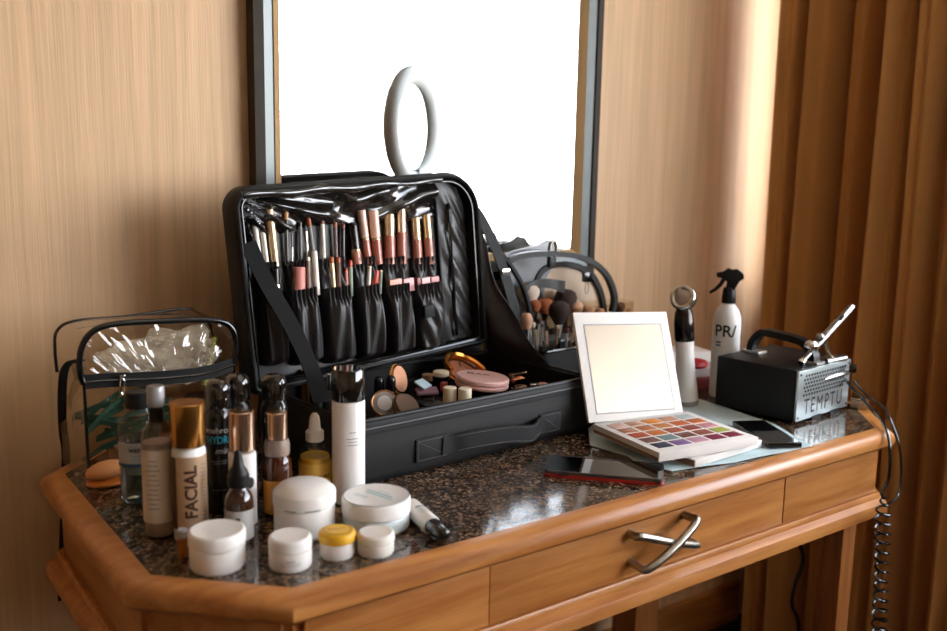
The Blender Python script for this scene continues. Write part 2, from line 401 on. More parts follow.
# ================================================================== THE DESK
ip = [(.262, 1.281), (.262, .909), (.369, .802), (1.425, .802), (1.535, .912), (1.535, 1.281), (1.420, 1.396), (.377, 1.396)]
desk = thing('desk', 'wooden console desk with chamfered corners and speckled granite top', 'desk', (.9, 1.1, 0))
Md = Matrix.Translation((-.9, -1.1, 0))
def dobj(name, bm, m, parent=desk, smooth=True, **k): return obj(name, bm, m, parent, smooth, M=Md if parent is desk else None, **k)
b = nb(); prism(b, offset(ip, .0005), ZT-.02, ZT); dobj('granite_top', b, GRAN, smooth=False)
b = nb(); ringprof(b, ip, [(0, ZT-.03), (0, ZT), (.016, ZT+.0004), (.023, ZT-.002), (.028, ZT-.007), (.030, ZT-.014), (.029, ZT-.022), (.024, ZT-.027), (.018, ZT-.0285), (.012, ZT-.034), (.004, ZT-.034)]); dobj('wooden_rim', b, WOOD, ang=35)
b = nb(); ringprof(b, ip, [(.003, ZT-.03), (.003, ZT-.118), (-.015, ZT-.118), (-.015, ZT-.03)]); dobj('carcass', b, WOOD, smooth=False)
b = nb(); prism(b, offset(ip, -.01), ZT-.118, ZT-.11); dobj('bottom_board', b, WOOD, smooth=False)
b = nb(); ringprof(b, ip, [(-.02, ZT-.109), (.014, ZT-.109), (.016, ZT-.113), (.016, ZT-.118), (.020, ZT-.120), (.026, ZT-.124), (.028, ZT-.130), (.028, ZT-.142), (.024, ZT-.145), (-.02, ZT-.145)]); dobj('lower_moulding', b, WOOD, ang=30)
yF = .802-.010
def panel(name, x0, x1, label=None):
    b = nb(); box(b, (x0, yF, ZT-.108), (x1, .800, ZT-.033), .0008); o = dobj(name, b, WOOD)
    if label: o['label'] = label
    return o
panel('front_panel', .378, .611); panel('front_panel', 1.1715, 1.424)
drw = panel('drawer', .6122, 1.1685)
# crossed pull made of two bent rods
def pull(p0, p1, yo):
    (x0, z0), (x1, z1) = p0, p1; b = nb(); yb_ = yF+.001
    pts = [(x0, yb_, z0), (x0, yb_-.014, z0), (x0+.006*(1 if x1 > x0 else -1), yb_-.019-yo, z0), ((x0+x1)/2, yb_-.024-yo, (z0+z1)/2), (x1-.006*(1 if x1 > x0 else -1), yb_-.019-yo, z1), (x1, yb_-.014, z1), (x1, yb_, z1)]
    tube(b, spline(pts, 6), .0056, 12)
    o = obj('handle', b, mat('brushed_nickel', '#a49c90', .3, 1), drw, M=Md); return o
pull((.838, ZT-.047), (.953, ZT-.083), .001)
pull((.842, ZT-.088), (.942, ZT-.044), .010)
# side and chamfer panels: plain framed boards
for nm, (a, c) in (('side_panel', ((.262, 1.27), (.262, .915))), ('corner_panel', ((.268, .903), (.363, .808))), ('corner_panel', ((1.431, .808), (1.529, .906))), ('side_panel', ((1.535, .918), (1.535, 1.27)))):
    a, c = Vector(a), Vector(c); dd = (c-a).normalized(); n = Vector((dd.y, -dd.x)) if nm else 0
    cen = Vector((.9, 1.1)); 
    if (a+c).lerp(Vector((0, 0)), .5).dot(n) < cen.dot(n): n = -n
    q = [a+n*.002, c+n*.002, c+n*.009, a+n*.009]
    b = nb(); prism(b, [(v.x, v.y) for v in q], ZT-.108, ZT-.034, bev=.0008); dobj(nm, b, WOODY)
for lx, ly in ((1.402, .828), (.335, .835), (1.388, 1.28), (.385, 1.28)):
    sz = .038 if (lx, ly) == (1.402, .828) else .07
    b = nb(); box(b, (lx, ly, 0), (lx+sz, ly+sz, ZT-.116), .002); dobj('leg', b, WOODZ)

# ================================================================== THE TRAIN CASE
CO = Vector((.556, 1.018, ZT)); CA = math.radians(4.2)
MC = Matrix.Translation(CO) @ Matrix.Rotation(CA, 4, 'Z')
case = thing('makeup_train_case', 'open black soft makeup train case with brush pockets in its raised lid', 'makeup case', CO, CA)
CW, CDp, CH = .461, .265, .088
b = nb(); outer = rrect(0, 0, CW, CDp, .014)
ringprof(b, outer, [(-.010, .006), (-.010, CH-.003), (-.006, CH), (-.002, CH-.001), (.001, CH-.006), (.0005, CH-.012), (.003, CH-.03), (.0045, .045), (.003, .012), (0, .003), (-.004, .0), (-.012, 0)])
o = obj('base', b, FAB, case, ang=50)
b = nb(); prism(b, offset(outer, -.009), .001, .007); obj('base_floor', b, NYL, case, smooth=False)
b = nb(); tube(b, [Vector((x, y, CH-.001)) for x, y in offset(outer, -.004)], .0035, 8, True); obj('zipper', b, BLKM, case)
b = nb(); tube(b, [(.01, -.0016, CH-.011), (CW-.01, -.0016, CH-.011)], .0014, 8); obj('front_seam', b, NYL, case)
def dashes(pts, ln, gap, w, m, parent, nrm, name='stitching'):
    b = nb(); pts = [Vector(p) for p in pts]
    for a, c in zip(pts, pts[1:]):
        L = (c-a).length; d = (c-a)/L; s = 0; sd = d.cross(nrm).normalized()*w/2
        while s+ln < L:
            p, q = a+d*s, a+d*(s+ln); o_ = nrm*.0006
            vs = [b.verts.new(v) for v in (p-sd, q-sd, q-sd+o_, p-sd+o_, p+sd, q+sd, q+sd+o_, p+sd+o_)]
            for f in ((3, 2, 6, 7), (0, 1, 2, 3), (4, 7, 6, 5), (0, 3, 7, 4), (1, 5, 6, 2)): b.faces.new([vs[i] for i in f])
            s += ln+gap
    return obj(name, b, m, parent, smooth=False)
THR = mat('grey_thread', '#6f6b68', .8)
fy = -.0015
dashes([(.012, fy-.001, .070), (CW-.012, fy-.001, .070)], .003, .0022, .0009, mat('dark_thread', '#111011', .8), case, Vector((0, -1, 0)))
MCi = MC.inverted()
def front(px, py, off=.004):
    n = (MC.to_3x3() @ Vector((0, -1, 0))); return MCi @ hit(px, py, MC @ Vector((0, -off, 0)), n)
# carrying handle on the front
tabs = []
for (xa, ya), (xb, yb_) in (((415, 433), (447, 462)), ((539, 409), (559, 435))):
    p, q = front(xa, ya), front(xb, yb_); x0, x1 = p.x, q.x; zc = (p.z+q.z)/2
    hh = .0165
    b = nb(); box(b, (x0, -.0075, zc-hh), (x1, -.0030, zc+hh), .0015); tb = obj('handle_tab', b, WEB, case); tabs.append((x0, x1, zc))
    e = .003; N = Vector((0, -1, 0)); yy = -.0076
    dashes([(x0+e, yy, zc-hh+e), (x1-e, yy, zc-hh+e), (x1-e, yy, zc+hh-e), (x0+e, yy, zc+hh-e), (x0+e, yy, zc-hh+e)], .002, .0012, .0006, THR, tb, N)
    dashes([(x0+e, yy, zc+hh-e), (x1-e, yy, zc-hh+e)], .002, .0012, .0006, THR, tb, N)
(xa0, xa1, za), (xb0, xb1, zb) = tabs
L = xb0-xa1
pts = spline([(xa1-.012, -.0085, za+.001), (xa1+.006, -.009, za), (xa1+.2*L, -.017, za+.003), (xa1+.55*L, -.024, (za+zb)/2+.003), (xa1+.80*L, -.026, zb-.002), (xb0-.006, -.011, zb), (xb0+.010, -.0085, zb)], 8)
b = nb(); band(b, pts, .026, .003, (0, 0, 1)); hs = obj('handle_strap', b, WEB, case, ang=50)
for s in (-.0105, .0105):
    dashes([Vector(p)+Vector((0, -.0018, s)) for p in pts[10:-8:2]], .0022, .0014, .0006, THR, hs, Vector((0, -1, 0)))
# lid
LM = Matrix.Translation((0, CDp-.004, CH-.004)) @ Matrix.Rotation(math.radians(-3.6), 4, 'Y') @ Matrix.Rotation(math.radians(-3), 4, 'X') @ Matrix(((1, 0, 0, 0), (0, 0, -1, 0), (0, 1, 0, 0), (0, 0, 0, 1)))
# lid frame: u right, v up the lid, w out towards the room
HINGE = 1
LW = MC @ LM; LWi = LW.inverted(); LN = (LW.to_3x3() @ Vector((0, 0, 1))).normalized()
def lp(px, py, w=.02):
    return LWi @ hit(px, py, LW @ Vector((0, 0, w)), LN)
def LO(name, b, m, parent=case, **k): return obj(name, b, m, parent, M=LM, **k)
tl = lp(232, 200, .03); tp = lp(340, 176, .03); rr_ = lp(476, 230, .03); bl = lp(243, 365, .03)
U0, U1, V1 = min(tl.x, bl.x)+.009, rr_.x+.004, tp.y-.008
print('lid extents', U0, U1, V1, tl, bl, rr_, lp(490, 345, .03))
lid_o = rrect(U0, 0, U1, V1, (.012, .012, .066, .03), 10)
b = nb()
prism(b, offset(lid_o, -.002), -.004, .003)
lid = LO('lid', b, FAB, ang=50)
b = nb(); ringprof(b, lid_o, [(0, -.004), (.003, .004), (.003, .030), (0, .036), (-.006, .036), (-.009, .030), (-.010, .002), (-.004, -.002)])
LO('lid_wall', b, FAB, ang=50)
b = nb(); tube(b, [Vector((x, y, .037)) for x, y in offset(lid_o, -.004)], .0032, 8, True); LO('lid_zipper', b, BLKM)
b = nb(); tube(b, [Vector((x, y, .034)) for x, y in offset(lid_o, -.0125)], .0013, 6, True); LO('piping', b, BLK)
# crumpled clear-black vinyl flap thrown up over the top
ur = lp(437, 200, .02).x; ul = U0+.012
def flap(s, t):
    u = ul+(ur-ul)*s; top = V1-.009; bot = V1-.088+.012*math.sin(s*5)+.03*s
    v = bot+(top-bot)*t
    dx, dy = u-ul+.006, top-v+.004; ang = math.atan2(dy, dx); rr = math.hypot(dx, dy)
    fade = min(1, rr/.05)
    h = .5+.5*math.sin(ang*21+1.1*math.sin(rr*17)+s*1.5); h2 = .5+.5*math.sin(v*150+3.2*math.sin(s*4.2)-s*5)
    w = .009+.015*fade*(h**1.4)*(1-.65*s)+.010*(h2**1.6)*min(1, max(0, s-.25)*2.2)+.0016*math.sin(s*29+t*7)+.004*noise.noise(Vector((u*30, v*30, 2)))
    w *= .55+.45*math.sin(PI*min(1, t*1.02+.05))
    return Vector((u, v, w+.008*t))
b = nb(); grid(b, flap, 150, 44, thick=.0006); LO('vinyl_flap', b, VIN)
# rolled top edge of the flap
b = nb(); p = [Vector((ul+(ur-ul)*k/30, V1-.010+.0015*math.sin(k*.7), .034)) for k in range(31)]
tube(b, p, .008, 10, radii=[.6+.4*math.sin(PI*min(1, .1+k/25))+.12*math.sin(k*1.3) for k in range(31)]); LO('rolled_edge', b, VIN)
# backing cloth and zipped side pocket
b = nb(); grid(b, lambda s, t: Vector((U0+.01+(ur-U0-.01)*s, .012+(V1-.03)*t, .006+.0012*math.sin(s*50)*math.sin(t*9))), 60, 30, thick=.001); LO('lining', b, NYL)
ze = lp(452, 260, .02).x
def zfn(s, t):
    u = ur+.003+(U1-.0165-ur)*s; v = .012+(V1-.028)*t
    vm = V1-.014
    if u > U1-.066: vm = V1-.066+math.sqrt(max(.0001, .053**2-(u-U1+.066)**2))
    v = .012+(vm-.012)*t
    return Vector((u, v, .012+.004*math.sin(s*PI)+.0022*math.sin(t*21+s*9)*math.sin(s*PI)+.002*math.sin(t*55+s*14)*s))
b = nb(); grid(b, zfn, 24, 70, thick=.001); LO('side_pocket', b, NYL)
b = nb(); tube(b, [Vector((ze, .02+k*(V1-.07)/20, .019+.001*math.sin(k))) for k in range(21)], .0028, 8); zs = LO('pocket_zipper', b, BLK)
b = nb(); box(b, (ze-.003, V1-.085, .020), (ze+.003, V1-.060, .024), .001); LO('zip_pull', b, BLKM)
tube(b := nb(), [Vector((ur+.001, .015+k*(V1-.03)/20, .015)) for k in range(21)], .0022, 6); LO('seam_binding', b, WEB)

def pocket(xa, ya, xb, yb_, top_w, belly, seed, name='pocket', gath=7):
    p, q = lp(xa, ya, top_w), lp(xb, yb_, top_w); u0, u1, vt, vb = p.x, q.x, p.y, q.y
    rnd = random.Random(seed); ph = rnd.uniform(0, 6); dg = rnd.uniform(-1, 1)
    def fn(s, t):
        e = max(0, 1-(2*abs(s-.5))**9)**.5
        body = math.sin(PI*min(1, .06+t*.80))**.7; neck = math.exp(-((t-.90)/.07)**2)
        foot = min(1, t/.10)**.6
        w = .007+e*foot*((top_w-.007)+belly*body-.003*neck)
        g = .0030*math.sin(s*2*PI*gath+ph)*e*math.exp(-max(0, (.90-t)/.10)**2)
        f = (.0035*math.sin((s*1.4+dg*t)*5+ph)+.0022*math.sin((s-dg*t*.8)*15+ph*2))*e*foot*(1-neck)*min(1, (1-t)*6)
        v = vb+(vt-vb)*t+.004*(1-t)*abs(2*s-1)**3+.0012*math.sin(s*2*PI*gath+ph+1)*(t > .97)
        return Vector((u0+(u1-u0)*s, v, w+g+f))
    b = nb(); grid(b, fn, 60, 50, thick=.0006)
    return LO(name, b, NYL, ang=80)
for k, (xa, ya, xb, yb_) in enumerate(((257, 264, 287, 300), (288, 262, 318, 300), (319, 260, 352, 298), (354, 259, 383, 296), (384, 259, 413, 294), (414, 259, 441, 292))):
    pocket(xa, ya, xb, yb_+30, .0215, .002, 40+k, gath=6)
for k, (xa, ya, xb, yb_) in enumerate(((262, 292, 290, 366), (291, 291, 325, 364), (325, 289, 358, 362), (358, 287, 386, 358), (387, 286, 415, 354), (416, 285, 447, 350))):
    o = pocket(xa, ya, xb, yb_, .034, .012, 10+k, gath=6+k % 3)
    if k == 5: last = o
p = lp(424, 306, .05); b = nb(); box(b, (p.x, p.y-.020, .044), (p.x+.020, p.y, .052), .001); LO('pocket_patch', b, WEB)
b = nb(); pa, pb = lp(262, 372, .03), lp(470, 352, .03)
tube(b, spline([(U0+.015, .008, .03), (.2, .006, .034), (U1-.015, .008, .03)], 10), .004, 8); LO('hinge_piping', b, BLK)

b = nb(); grid(b, lambda s, t: Vector((.004+(CW-.008)*s, CDp-.006+.004*t, CH-.02))*(1-t)+(LM @ Vector((U0+.01+(U1-U0-.02)*s, .03, .004)))*t, 20, 6, thick=.002); obj('hinge_cloth', b, NYL, case)
# straps and gussets holding the lid: from lid edges to the base
def LP3(u, v, w): return LM @ Vector((u, v, w))
def world_band(pts, w, t, m, name, upv=None, parent=case):
    b = nb(); band(b, spline(pts, 8), w, t, upv); return obj(name, b, m, parent)
world_band([LP3(U0+.016, V1*.74, .034), LP3(U0+.032, V1*.55, .046), LP3(U0+.060, V1*.30, .062), Vector((.052, .190, CH+.03)), Vector((.045, .150, CH-.010))], .027, .002, mat('dull_black_cloth', '#0d0c0c', .7, spec=.15), 'stay_strap', (1, .15, .2))
b = nb()
def gus(side):
    def fn(s, t):
        eu = U0+.006 if side < 0 else U1-.006
        top = LP3(eu, V1*.80, .034)*(1-s)+LP3(eu, .01, .034)*s
        bx = .004 if side < 0 else CW-.004
        bot = Vector((bx, .09, CH-.003))*(1-s)+Vector((bx, CDp-.01, CH-.003))*s
        p = top.lerp(bot, t); sag = math.sin(PI*t)*(1-s)
        p.x += side*(.012*sag*math.sin(s*7+1)+.006*math.sin(t*13+s*5)*(1-s)*math.sin(PI*t)); p.z -= .03*sag; p.y += .03*sag
        return p
    b = nb(); grid(b, fn, 20, 30, thick=.001); return obj('gusset', b, NYL, case)
gus(1)
world_band([LP3(U1-.004, V1*.80, .02), LP3(U1+.018, V1*.72, .02), LP3(U1+.042, V1*.52, .03), LP3(U1+.060, V1*.25, .04), Vector((CW+.035, .20, CH+.01)), Vector((CW+.006, .16, CH-.02))], .021, .0025, WEB, 'shoulder_strap', (1, 0, .2))
b = nb(); q = LP3(U1+.048, V1*.40, .04); box(b, (q.x-.008, q.y-.004, q.z-.006), (q.x+.010, q.y+.002, q.z+.006), .001); obj('strap_buckle', b, CHR, case)

# ------------------------------------------------------------------ pencils, glosses and tubes in the lid pockets
def stick(name, label, cat, top, bot, wpx, segs, w, group, taper=0, down=.003, tip=None):
    """segs: list of (fraction from bottom, material) from bottom to top; stands in the lid pocket"""
    a, c = LW @ lp(bot[0], bot[1], w), LW @ lp(top[0], top[1], w)
    d = (c-a).normalized(); a = a-d*down; L = (c-a).length; dep = (a-CAM).dot(CF); r = wpx/2*dep/F_PX
    q = Vector((0, 0, 1)).rotation_difference(d)
    t = thing(name, label, cat, a, group=group); t.rotation_mode = 'QUATERNION'; t.rotation_quaternion = q
    z0 = 0
    for k, (fr, m, nm, rk, dome) in enumerate(segs):
        z1 = L*fr if k == len(segs)-1 else down+(L-down)*fr
        R = r*rk; e = min(R*.25, .0012); b = nb()
        pr = [(0, z0), (R, z0), (R, z1-e), (R-e, z1), (0, z1)] if not dome else [(0, z0), (R, z0), (R, z1-R*dome), (R*.85, z1-R*dome*.45), (R*.5, z1-R*dome*.12), (0, z1)]
        lathe(b, pr, seg=20); obj(nm, b, m, t); z0 = z1
    return t
def S(m, fr, nm, rk=1, dome=0): return (fr, m, nm, rk, dome)
mm = mat
IVO = mm('ivory_lacquer', '#e6ddd0', .25, coat=.4); TAN_ = mm('tan_wood', '#c79a6e', .5); DRK = mm('dark_lacquer', '#2a2624', .25, coat=.4)
GRY = mm('grey_lacquer', '#77726e', .3); BRN = mm('brown_lacquer', '#7d4433', .35); RST = mm('rust_lacquer', '#a65a34', .35)
ROS = mm('rose_gloss', '#a9604f', .2, coat=.5); ROS2 = mm('dusty_rose_gloss', '#b5705f', .2, coat=.5); ROS3 = mm('nude_gloss', '#b97a66', .22, coat=.5)
PCAP = mm('pale_pink_cap', '#e0b8a4', .2, coat=.4); PAG = mm('pale_gold', '#e3c79c', .25, .7); PUR = mm('mauve_lacquer', '#6d5553', .3)
PINK = mm('salmon_plastic', '#d98e84', .35); RED = mm('red_lacquer', '#b8402e', .25, coat=.4); GRN = mm('sage_lacquer', '#8fa08b', .3)
CREAM = mm('cream_plastic', '#e3d4b8', .35)
W1, W2 = .013, .024
def S2(body, tip, f=.86): return [S(body, f, 'barrel'), S(tip, 1, 'coloured_end', 1.0)]
gl = 'lip and eye pencils in the upper lid pockets'
stick('cosmetic_pencil', 'white barrelled pencil with brown end, leftmost in the case lid', 'pencil', (254, 219), (260, 266), 6, S2(IVO, BRN), W1, gl)
stick('cosmetic_pencil', 'short white pencil with pink end, beside the gold scripted tube', 'pencil', (262, 226), (267, 266), 5, S2(IVO, PINK), W1+.002, gl)
t = stick('mascara_tube', 'pale gold tube with dark vertical script in the upper left lid pocket', 'mascara', (269, 209), (275, 264), 9, [S(PAG, 1, 'tube_body')], W1+.001, 'tubes in the lid')
text_cyl('Naturel', .0075, .0049, PI*1.33, .034, DINK, t, vertical=True)
stick('cosmetic_pencil', 'black pencil with bare wood end, right of the gold scripted tube', 'pencil', (286, 210), (287, 264), 4.4, S2(DRK, TAN_, .82), W1, gl)
stick('thin_brush', 'thinnest silver stick, short, next to the wood-ended black pencil', 'brush', (292, 232), (292, 262), 2.4, [S(CHR, .5, 'handle'), S(GRY, 1, 'tip', .7)], W1, gl)
stick('cosmetic_pencil', 'plain dark grey pencil in the second upper lid pocket', 'pencil', (300, 222), (301, 262), 3.8, S2(GRY, DRK, .9), W1, gl)
stick('thin_brush', 'slim pale silver liner just left of the orange-ended pencil', 'brush', (306, 231), (308, 262), 2.6, [S(CHR, 1, 'handle')], W1+.002, gl)
stick('cosmetic_pencil', 'slanting grey pencil with orange end in the lid', 'pencil', (308, 216), (314, 260), 4.6, S2(GRY, RST, .78), W1, gl)
stick('cosmetic_pencil', 'white pencil with dark red end, middle of the upper row', 'pencil', (322, 218), (324, 262), 4.6, S2(IVO, BRN, .87), W1, gl)
stick('cosmetic_pencil', 'mauve pencil with red end, right of the white red-ended pencil', 'pencil', (335, 222), (336, 260), 4.4, S2(PUR, RST, .87), W1, gl)
stick('cosmetic_pencil', 'dark pencil with muted red end, left of the black capped tube', 'pencil', (343, 224), (343, 260), 4.4, S2(DRK, BRN, .86), W1, gl)
gg = 'lip glosses in the upper lid pockets'
stick('lip_gloss', 'lip gloss with rounded black cap leaning in the lid', 'lip gloss', (352, 222), (357, 262), 10, [S(ROS3, .28, 'tube_body'), S(PAG, .34, 'collar', 1.02), S(BLK, 1, 'cap', 1, .8)], W1+.003, gg)
stick('lip_gloss', 'leaning rose gloss with pale pink cap, left of its twin', 'lip gloss', (361, 210), (368, 262), 9, [S(ROS, .43, 'tube_body'), S(PAG, .47, 'collar'), S(PCAP, 1, 'cap')], W1, gg)
stick('lip_gloss', 'rose gloss with pale pink cap, right of its twin', 'lip gloss', (373, 210), (378, 262), 10, [S(ROS, .43, 'tube_body'), S(PAG, .47, 'collar'), S(PCAP, 1, 'cap')], W1+.002, gg)
stick('lip_gloss', 'brown-rose gloss with short gold cap, fifth upper pocket left', 'lip gloss', (389, 214), (390, 262), 11, [S(ROS2, .55, 'tube_body'), S(PAG, 1, 'cap', .96)], W1, gg)
stick('mascara_tube', 'black tipped tube just showing behind the short gold cap', 'mascara', (391, 205), (391, 262), 7, [S(BLK, 1, 'tube_body')], .0075, 'tubes in the lid', down=.0)
stick('lip_gloss', 'rose gloss with pale silvery cap, tallest in the fifth upper pocket', 'lip gloss', (401, 209), (402, 262), 9.5, [S(ROS2, .57, 'tube_body'), S(mm('pale_rose_metal', '#e6cdbd', .22, .8), 1, 'cap', .97)], W1+.001, gg)
stick('lip_gloss', 'nude gloss with gold cap, last upper pocket left', 'lip gloss', (415, 217), (418, 262), 9.5, [S(ROS3, .5, 'tube_body'), S(PAG, 1, 'cap', .96)], W1, gg)
stick('lip_gloss', 'nude gloss with gold cap, rightmost in the case lid', 'lip gloss', (426, 214), (430, 262), 9, [S(ROS3, .5, 'tube_body'), S(PAG, 1, 'cap', .96)], W1+.001, gg)
g2 = 'pencils and tubes in the lower lid pockets'
stick('nail_file_tube', 'wide salmon pink tube in the second lower lid pocket', 'tube', (299, 267), (299, 293), 12.5, [S(PINK, 1, 'tube_body')], W2, g2)
stick('cosmetic_pencil', 'brownish slim pencil beside the wide salmon tube', 'pencil', (308, 257), (309, 293), 4, S2(mm('taupe', '#8d7668', .3), IVO, .9), W2, g2)
stick('cosmetic_pencil', 'white round-topped pen right of the wide salmon tube', 'pencil', (314, 250), (317, 293), 6.5, [S(IVO, 1, 'barrel', 1, .9)], W2-.001, g2)
stick('cosmetic_pencil', 'gold pencil with rust end, third lower pocket', 'pencil', (331, 257), (334, 294), 5.5, S2(PAG, RST, .85), W2, g2)
stick('cosmetic_pencil', 'brown pencil with rust end, third lower pocket right', 'pencil', (338, 257), (339, 294), 5, S2(mm('taupe2', '#6b4b3c', .3), RST, .85), W2, g2)
stick('cosmetic_pencil', 'thin pink pencil left of the green red-ended pencil', 'pencil', (346, 268), (347, 294), 3.4, S2(PINK, RED, .9), W2, g2)
stick('cosmetic_pencil', 'sage green pencil with red end', 'pencil', (350, 260), (351, 294), 4.6, S2(GRN, RED, .8), W2, g2)
stick('cosmetic_pencil', 'cream pencil left of the red tube in the fourth lower pocket', 'pencil', (369.5, 266), (368, 292), 4.4, S2(IVO, CREAM, .9), W2, g2)
stick('lipstick', 'small bright red tube in the fourth lower lid pocket', 'lipstick', (376, 270), (374, 292), 7.5, [S(RED, 1, 'tube_body')], W2-.001, g2)
stick('cosmetic_pencil', 'greenish pencil right of the small red tube', 'pencil', (381, 270), (380, 292), 3.4, S2(GRN, CREAM, .9), W2, g2)
def block(label, xa, xb, y0, y1, m, w=W2):
    p, q = lp(xa, y0, w), lp(xb, y1, w); b = nb(); box(b, (p.x, q.y-.002, w-.005), (q.x, p.y, w+.005), .0008)
    o = obj('lip_tint', b, m, None, M=LW); tag(o, label, 'lip tint', 'flat tubes in the lower lid pockets'); return o
block('peach flat tube end, left of the fifth lower pocket', 388, 401, 280, 290, mm('peach_plastic', '#d99a84', .3))
block('pink flat tube end, right of the fifth lower pocket', 402, 413, 279, 289, mm('pink_plastic', '#e2a3a3', .3))
block('dark red flat tube end in the last lower pocket', 415.5, 419.5, 278, 288, mm('berry_plastic', '#8e2f38', .3))
block('pale pink flat tube end in the middle of the last lower pocket', 420, 429, 278, 287, mm('pale_pink_plastic', '#e4b1ac', .3))
block('rose flat tube end, right end of the last lower pocket', 429.5, 438, 277, 287, mm('rose_plastic', '#c97f80', .3))
stick('nail_polish', 'small black bottle with silver shoulders behind the lid strap', 'bottle', (275, 268), (276, 292), 11, [S(CHR, .35, 'bottle_body'), S(BLK, 1, 'cap', .8)], W2, g2)

# ------------------------------------------------------------------ loose make-up in the base tray
def CP(px, py, z): # point on a level plane inside the case, z above the desk
    return D(px, py, z)
def disc(name, label, cat, c, r, h, tilt, az, layers, group):
    t = thing(name, label, cat, c, group=group, rot=(0, 0, 0)); t.rotation_mode = 'QUATERNION'
    ax = Vector((math.cos(az), math.sin(az), 0)); t.rotation_quaternion = Matrix.Rotation(tilt, 3, ax).to_quaternion()
    for nm, rk, z0, z1, m in layers:
        R = r*rk; e = min((z1-z0)*.3, .002); b = nb()
        lathe(b, [(0, z0*1), (R-e, z0), (R, z0+e), (R, z1-e), (R-e, z1), (0, z1)], seg=40); obj(nm, b, m, t)
    return t
PWD = mm('powder_beige', '#c8b3a4', .7, var=.15, vscale=200)
gc = 'compacts lying in the case'
tocam = toward(.6, 1.1)
BRONZE = mm('bronze_metal', '#b07a4e', .25, 1); COPP = mm('copper_metal', '#cf8758', .2, 1)
p = CP(384, 404, .070); disc('compact', 'round clear-lidded compact with white label, leaning at the tray front', 'compact', p, .020, .01, math.radians(62), -.35, [('pan', 1, -.005, .001, BRONZE), ('powder', .86, .001, .003, PWD), ('clear_lid', 1, .003, .006, mm('smoky_lid', '#8d8078', .1, coat=.6)), ('label', .55, .0061, .0066, mm('label_white', '#ddd8d4', .5))], gc)
p = CP(406, 407, .072); disc('compact', 'round brown-rimmed compact beside the one with white label', 'compact', p, .0215, .01, math.radians(48), .25, [('pan', 1, -.006, .0, DRK), ('rim', 1.02, .0, .002, BRONZE), ('clear_lid', .95, .002, .006, mm('brown_lid', '#5b4a3e', .08, coat=.8))], gc)
p = CP(399, 379, .085); disc('compact', 'upright peach compact with orange rim behind two black bottles', 'compact', p, .024, .01, math.radians(74), .55, [('back', 1, -.004, .0, mm('orange_plastic', '#e09a3a', .3)), ('rim', .97, .0, .002, COPP), ('powder', .88, .002, .003, mm('peach_powder', '#d79b78', .6))], gc)
p = CP(482, 382, .080); t = disc('compact', 'large flat pale pink oval compact, biggest in the tray', 'compact', p, .043, .02, math.radians(5), .9, [('base_shell', 1, -.006, .001, mm('pink_shell', '#d9a79c', .3)), ('lid', 1.0, .0012, .010, mm('pink_shell_lid', '#dcaea4', .28))], gc)
text_flat('M.A.C', .014, Matrix.Translation((0, .012, .0104)) @ Matrix.Rotation(math.radians(-38), 4, 'Z'), DINK, t, bold=.0004)
# open bronzer: arched lid seen behind the pink compact
p = CP(467, 370, .078); t = disc('bronzer', 'open bronzer with arched golden rim behind the pink compact', 'bronzer', p, .041, .01, math.radians(30), .5, [('base_shell', 1, -.014, -.008, COPP), ('powder', .85, -.008, -.006, mm('bronze_powder', '#a9694a', .6))], gc)
b = nb(); arc = [Vector((.041*math.cos(a), .041*math.sin(a), .0)) for a in [PI*k/24*1.1-.1 for k in range(25)]]
sweep(b, arc, [(-.003, -.007), (.003, -.006), (.004, .004), (0, .007), (-.004, .004)], False, (0, 0, 1)); ob = obj('lid_rim', b, mm('amber_gold', '#d9873a', .18, .85), t)
text_cyl('M.A.C', .008, .0445, PI/2*1.05, -.001, DINK, t, bold=.0003)
# little bottles and caps
def vial(name, label, cat, px, py, z, rpx, parts, group=None, zb=.008):
    """stands on the tray floor; parts: (name, material, z from, z to, radius factor, dome)"""
    q = CP(px, py, z); base = Vector((q.x, q.y, ZT+zb)); dep = (q-CAM).dot(CF); r = rpx*dep/F_PX
    t = thing(name, label, cat, base, group=group); H = z-zb
    for nm, m, f0, f1, rk, dome in parts:
        z0, z1, R = H*f0, H*f1, r*rk; e = min(.0012, R*.2); b = nb()
        pr = [(0, z0), (R-e, z0), (R, z0+e), (R, z1-e), (R-e, z1), (0, z1)] if not dome else [(0, z0), (R-e, z0), (R, z0+e), (R, z1-R), (R*.87, z1-R*.5), (R*.5, z1-R*.13), (0, z1)]
        lathe(b, pr, seg=28); obj(nm, b, m, t)
    return t
gb = 'small bottles standing in the case'
for k, o in enumerate([o for o in bpy.data.objects if o.get('group') == gc][:2]):
    b = nb(); Rr = (.0175, .0190)[k]
    tube(b, [Vector((Rr*math.cos(2*PI*i/36), Rr*math.sin(2*PI*i/36), .0060)) for i in range(36)], .0012, 8, True); obj('silver_rim', b, (CHR, BRONZE)[k], o)
vial('nail_polish', 'dome-capped black bottle in front of the upright peach compact', 'bottle', 391, 375, .096, 5.2, [('bottle_body', BLK, 0, .55, 1.1, 0), ('cap', BLK, .55, 1, .95, 1)], gb)
vial('nail_polish', 'dome-capped black bottle nearest the tall white bottle', 'bottle', 379, 376, .094, 5.2, [('bottle_body', BLK, 0, .55, 1.1, 0), ('cap', BLK, .55, 1, .95, 1)], gb)
vial('perfume_vial', 'copper and glass bottle at the left end of the tray', 'bottle', 305, 369, .105, 6, [('bottle_body', COPP, 0, .8, 1, 0), ('cap', RGOLD, .8, 1, 1, 0)], gb)
vial('perfume_vial', 'copper capped dark bottle, second from the tray left end', 'bottle', 316, 374, .103, 6, [('bottle_body', DRK, 0, .72, 1, 0), ('cap', COPP, .72, 1, 1, 0)], gb)
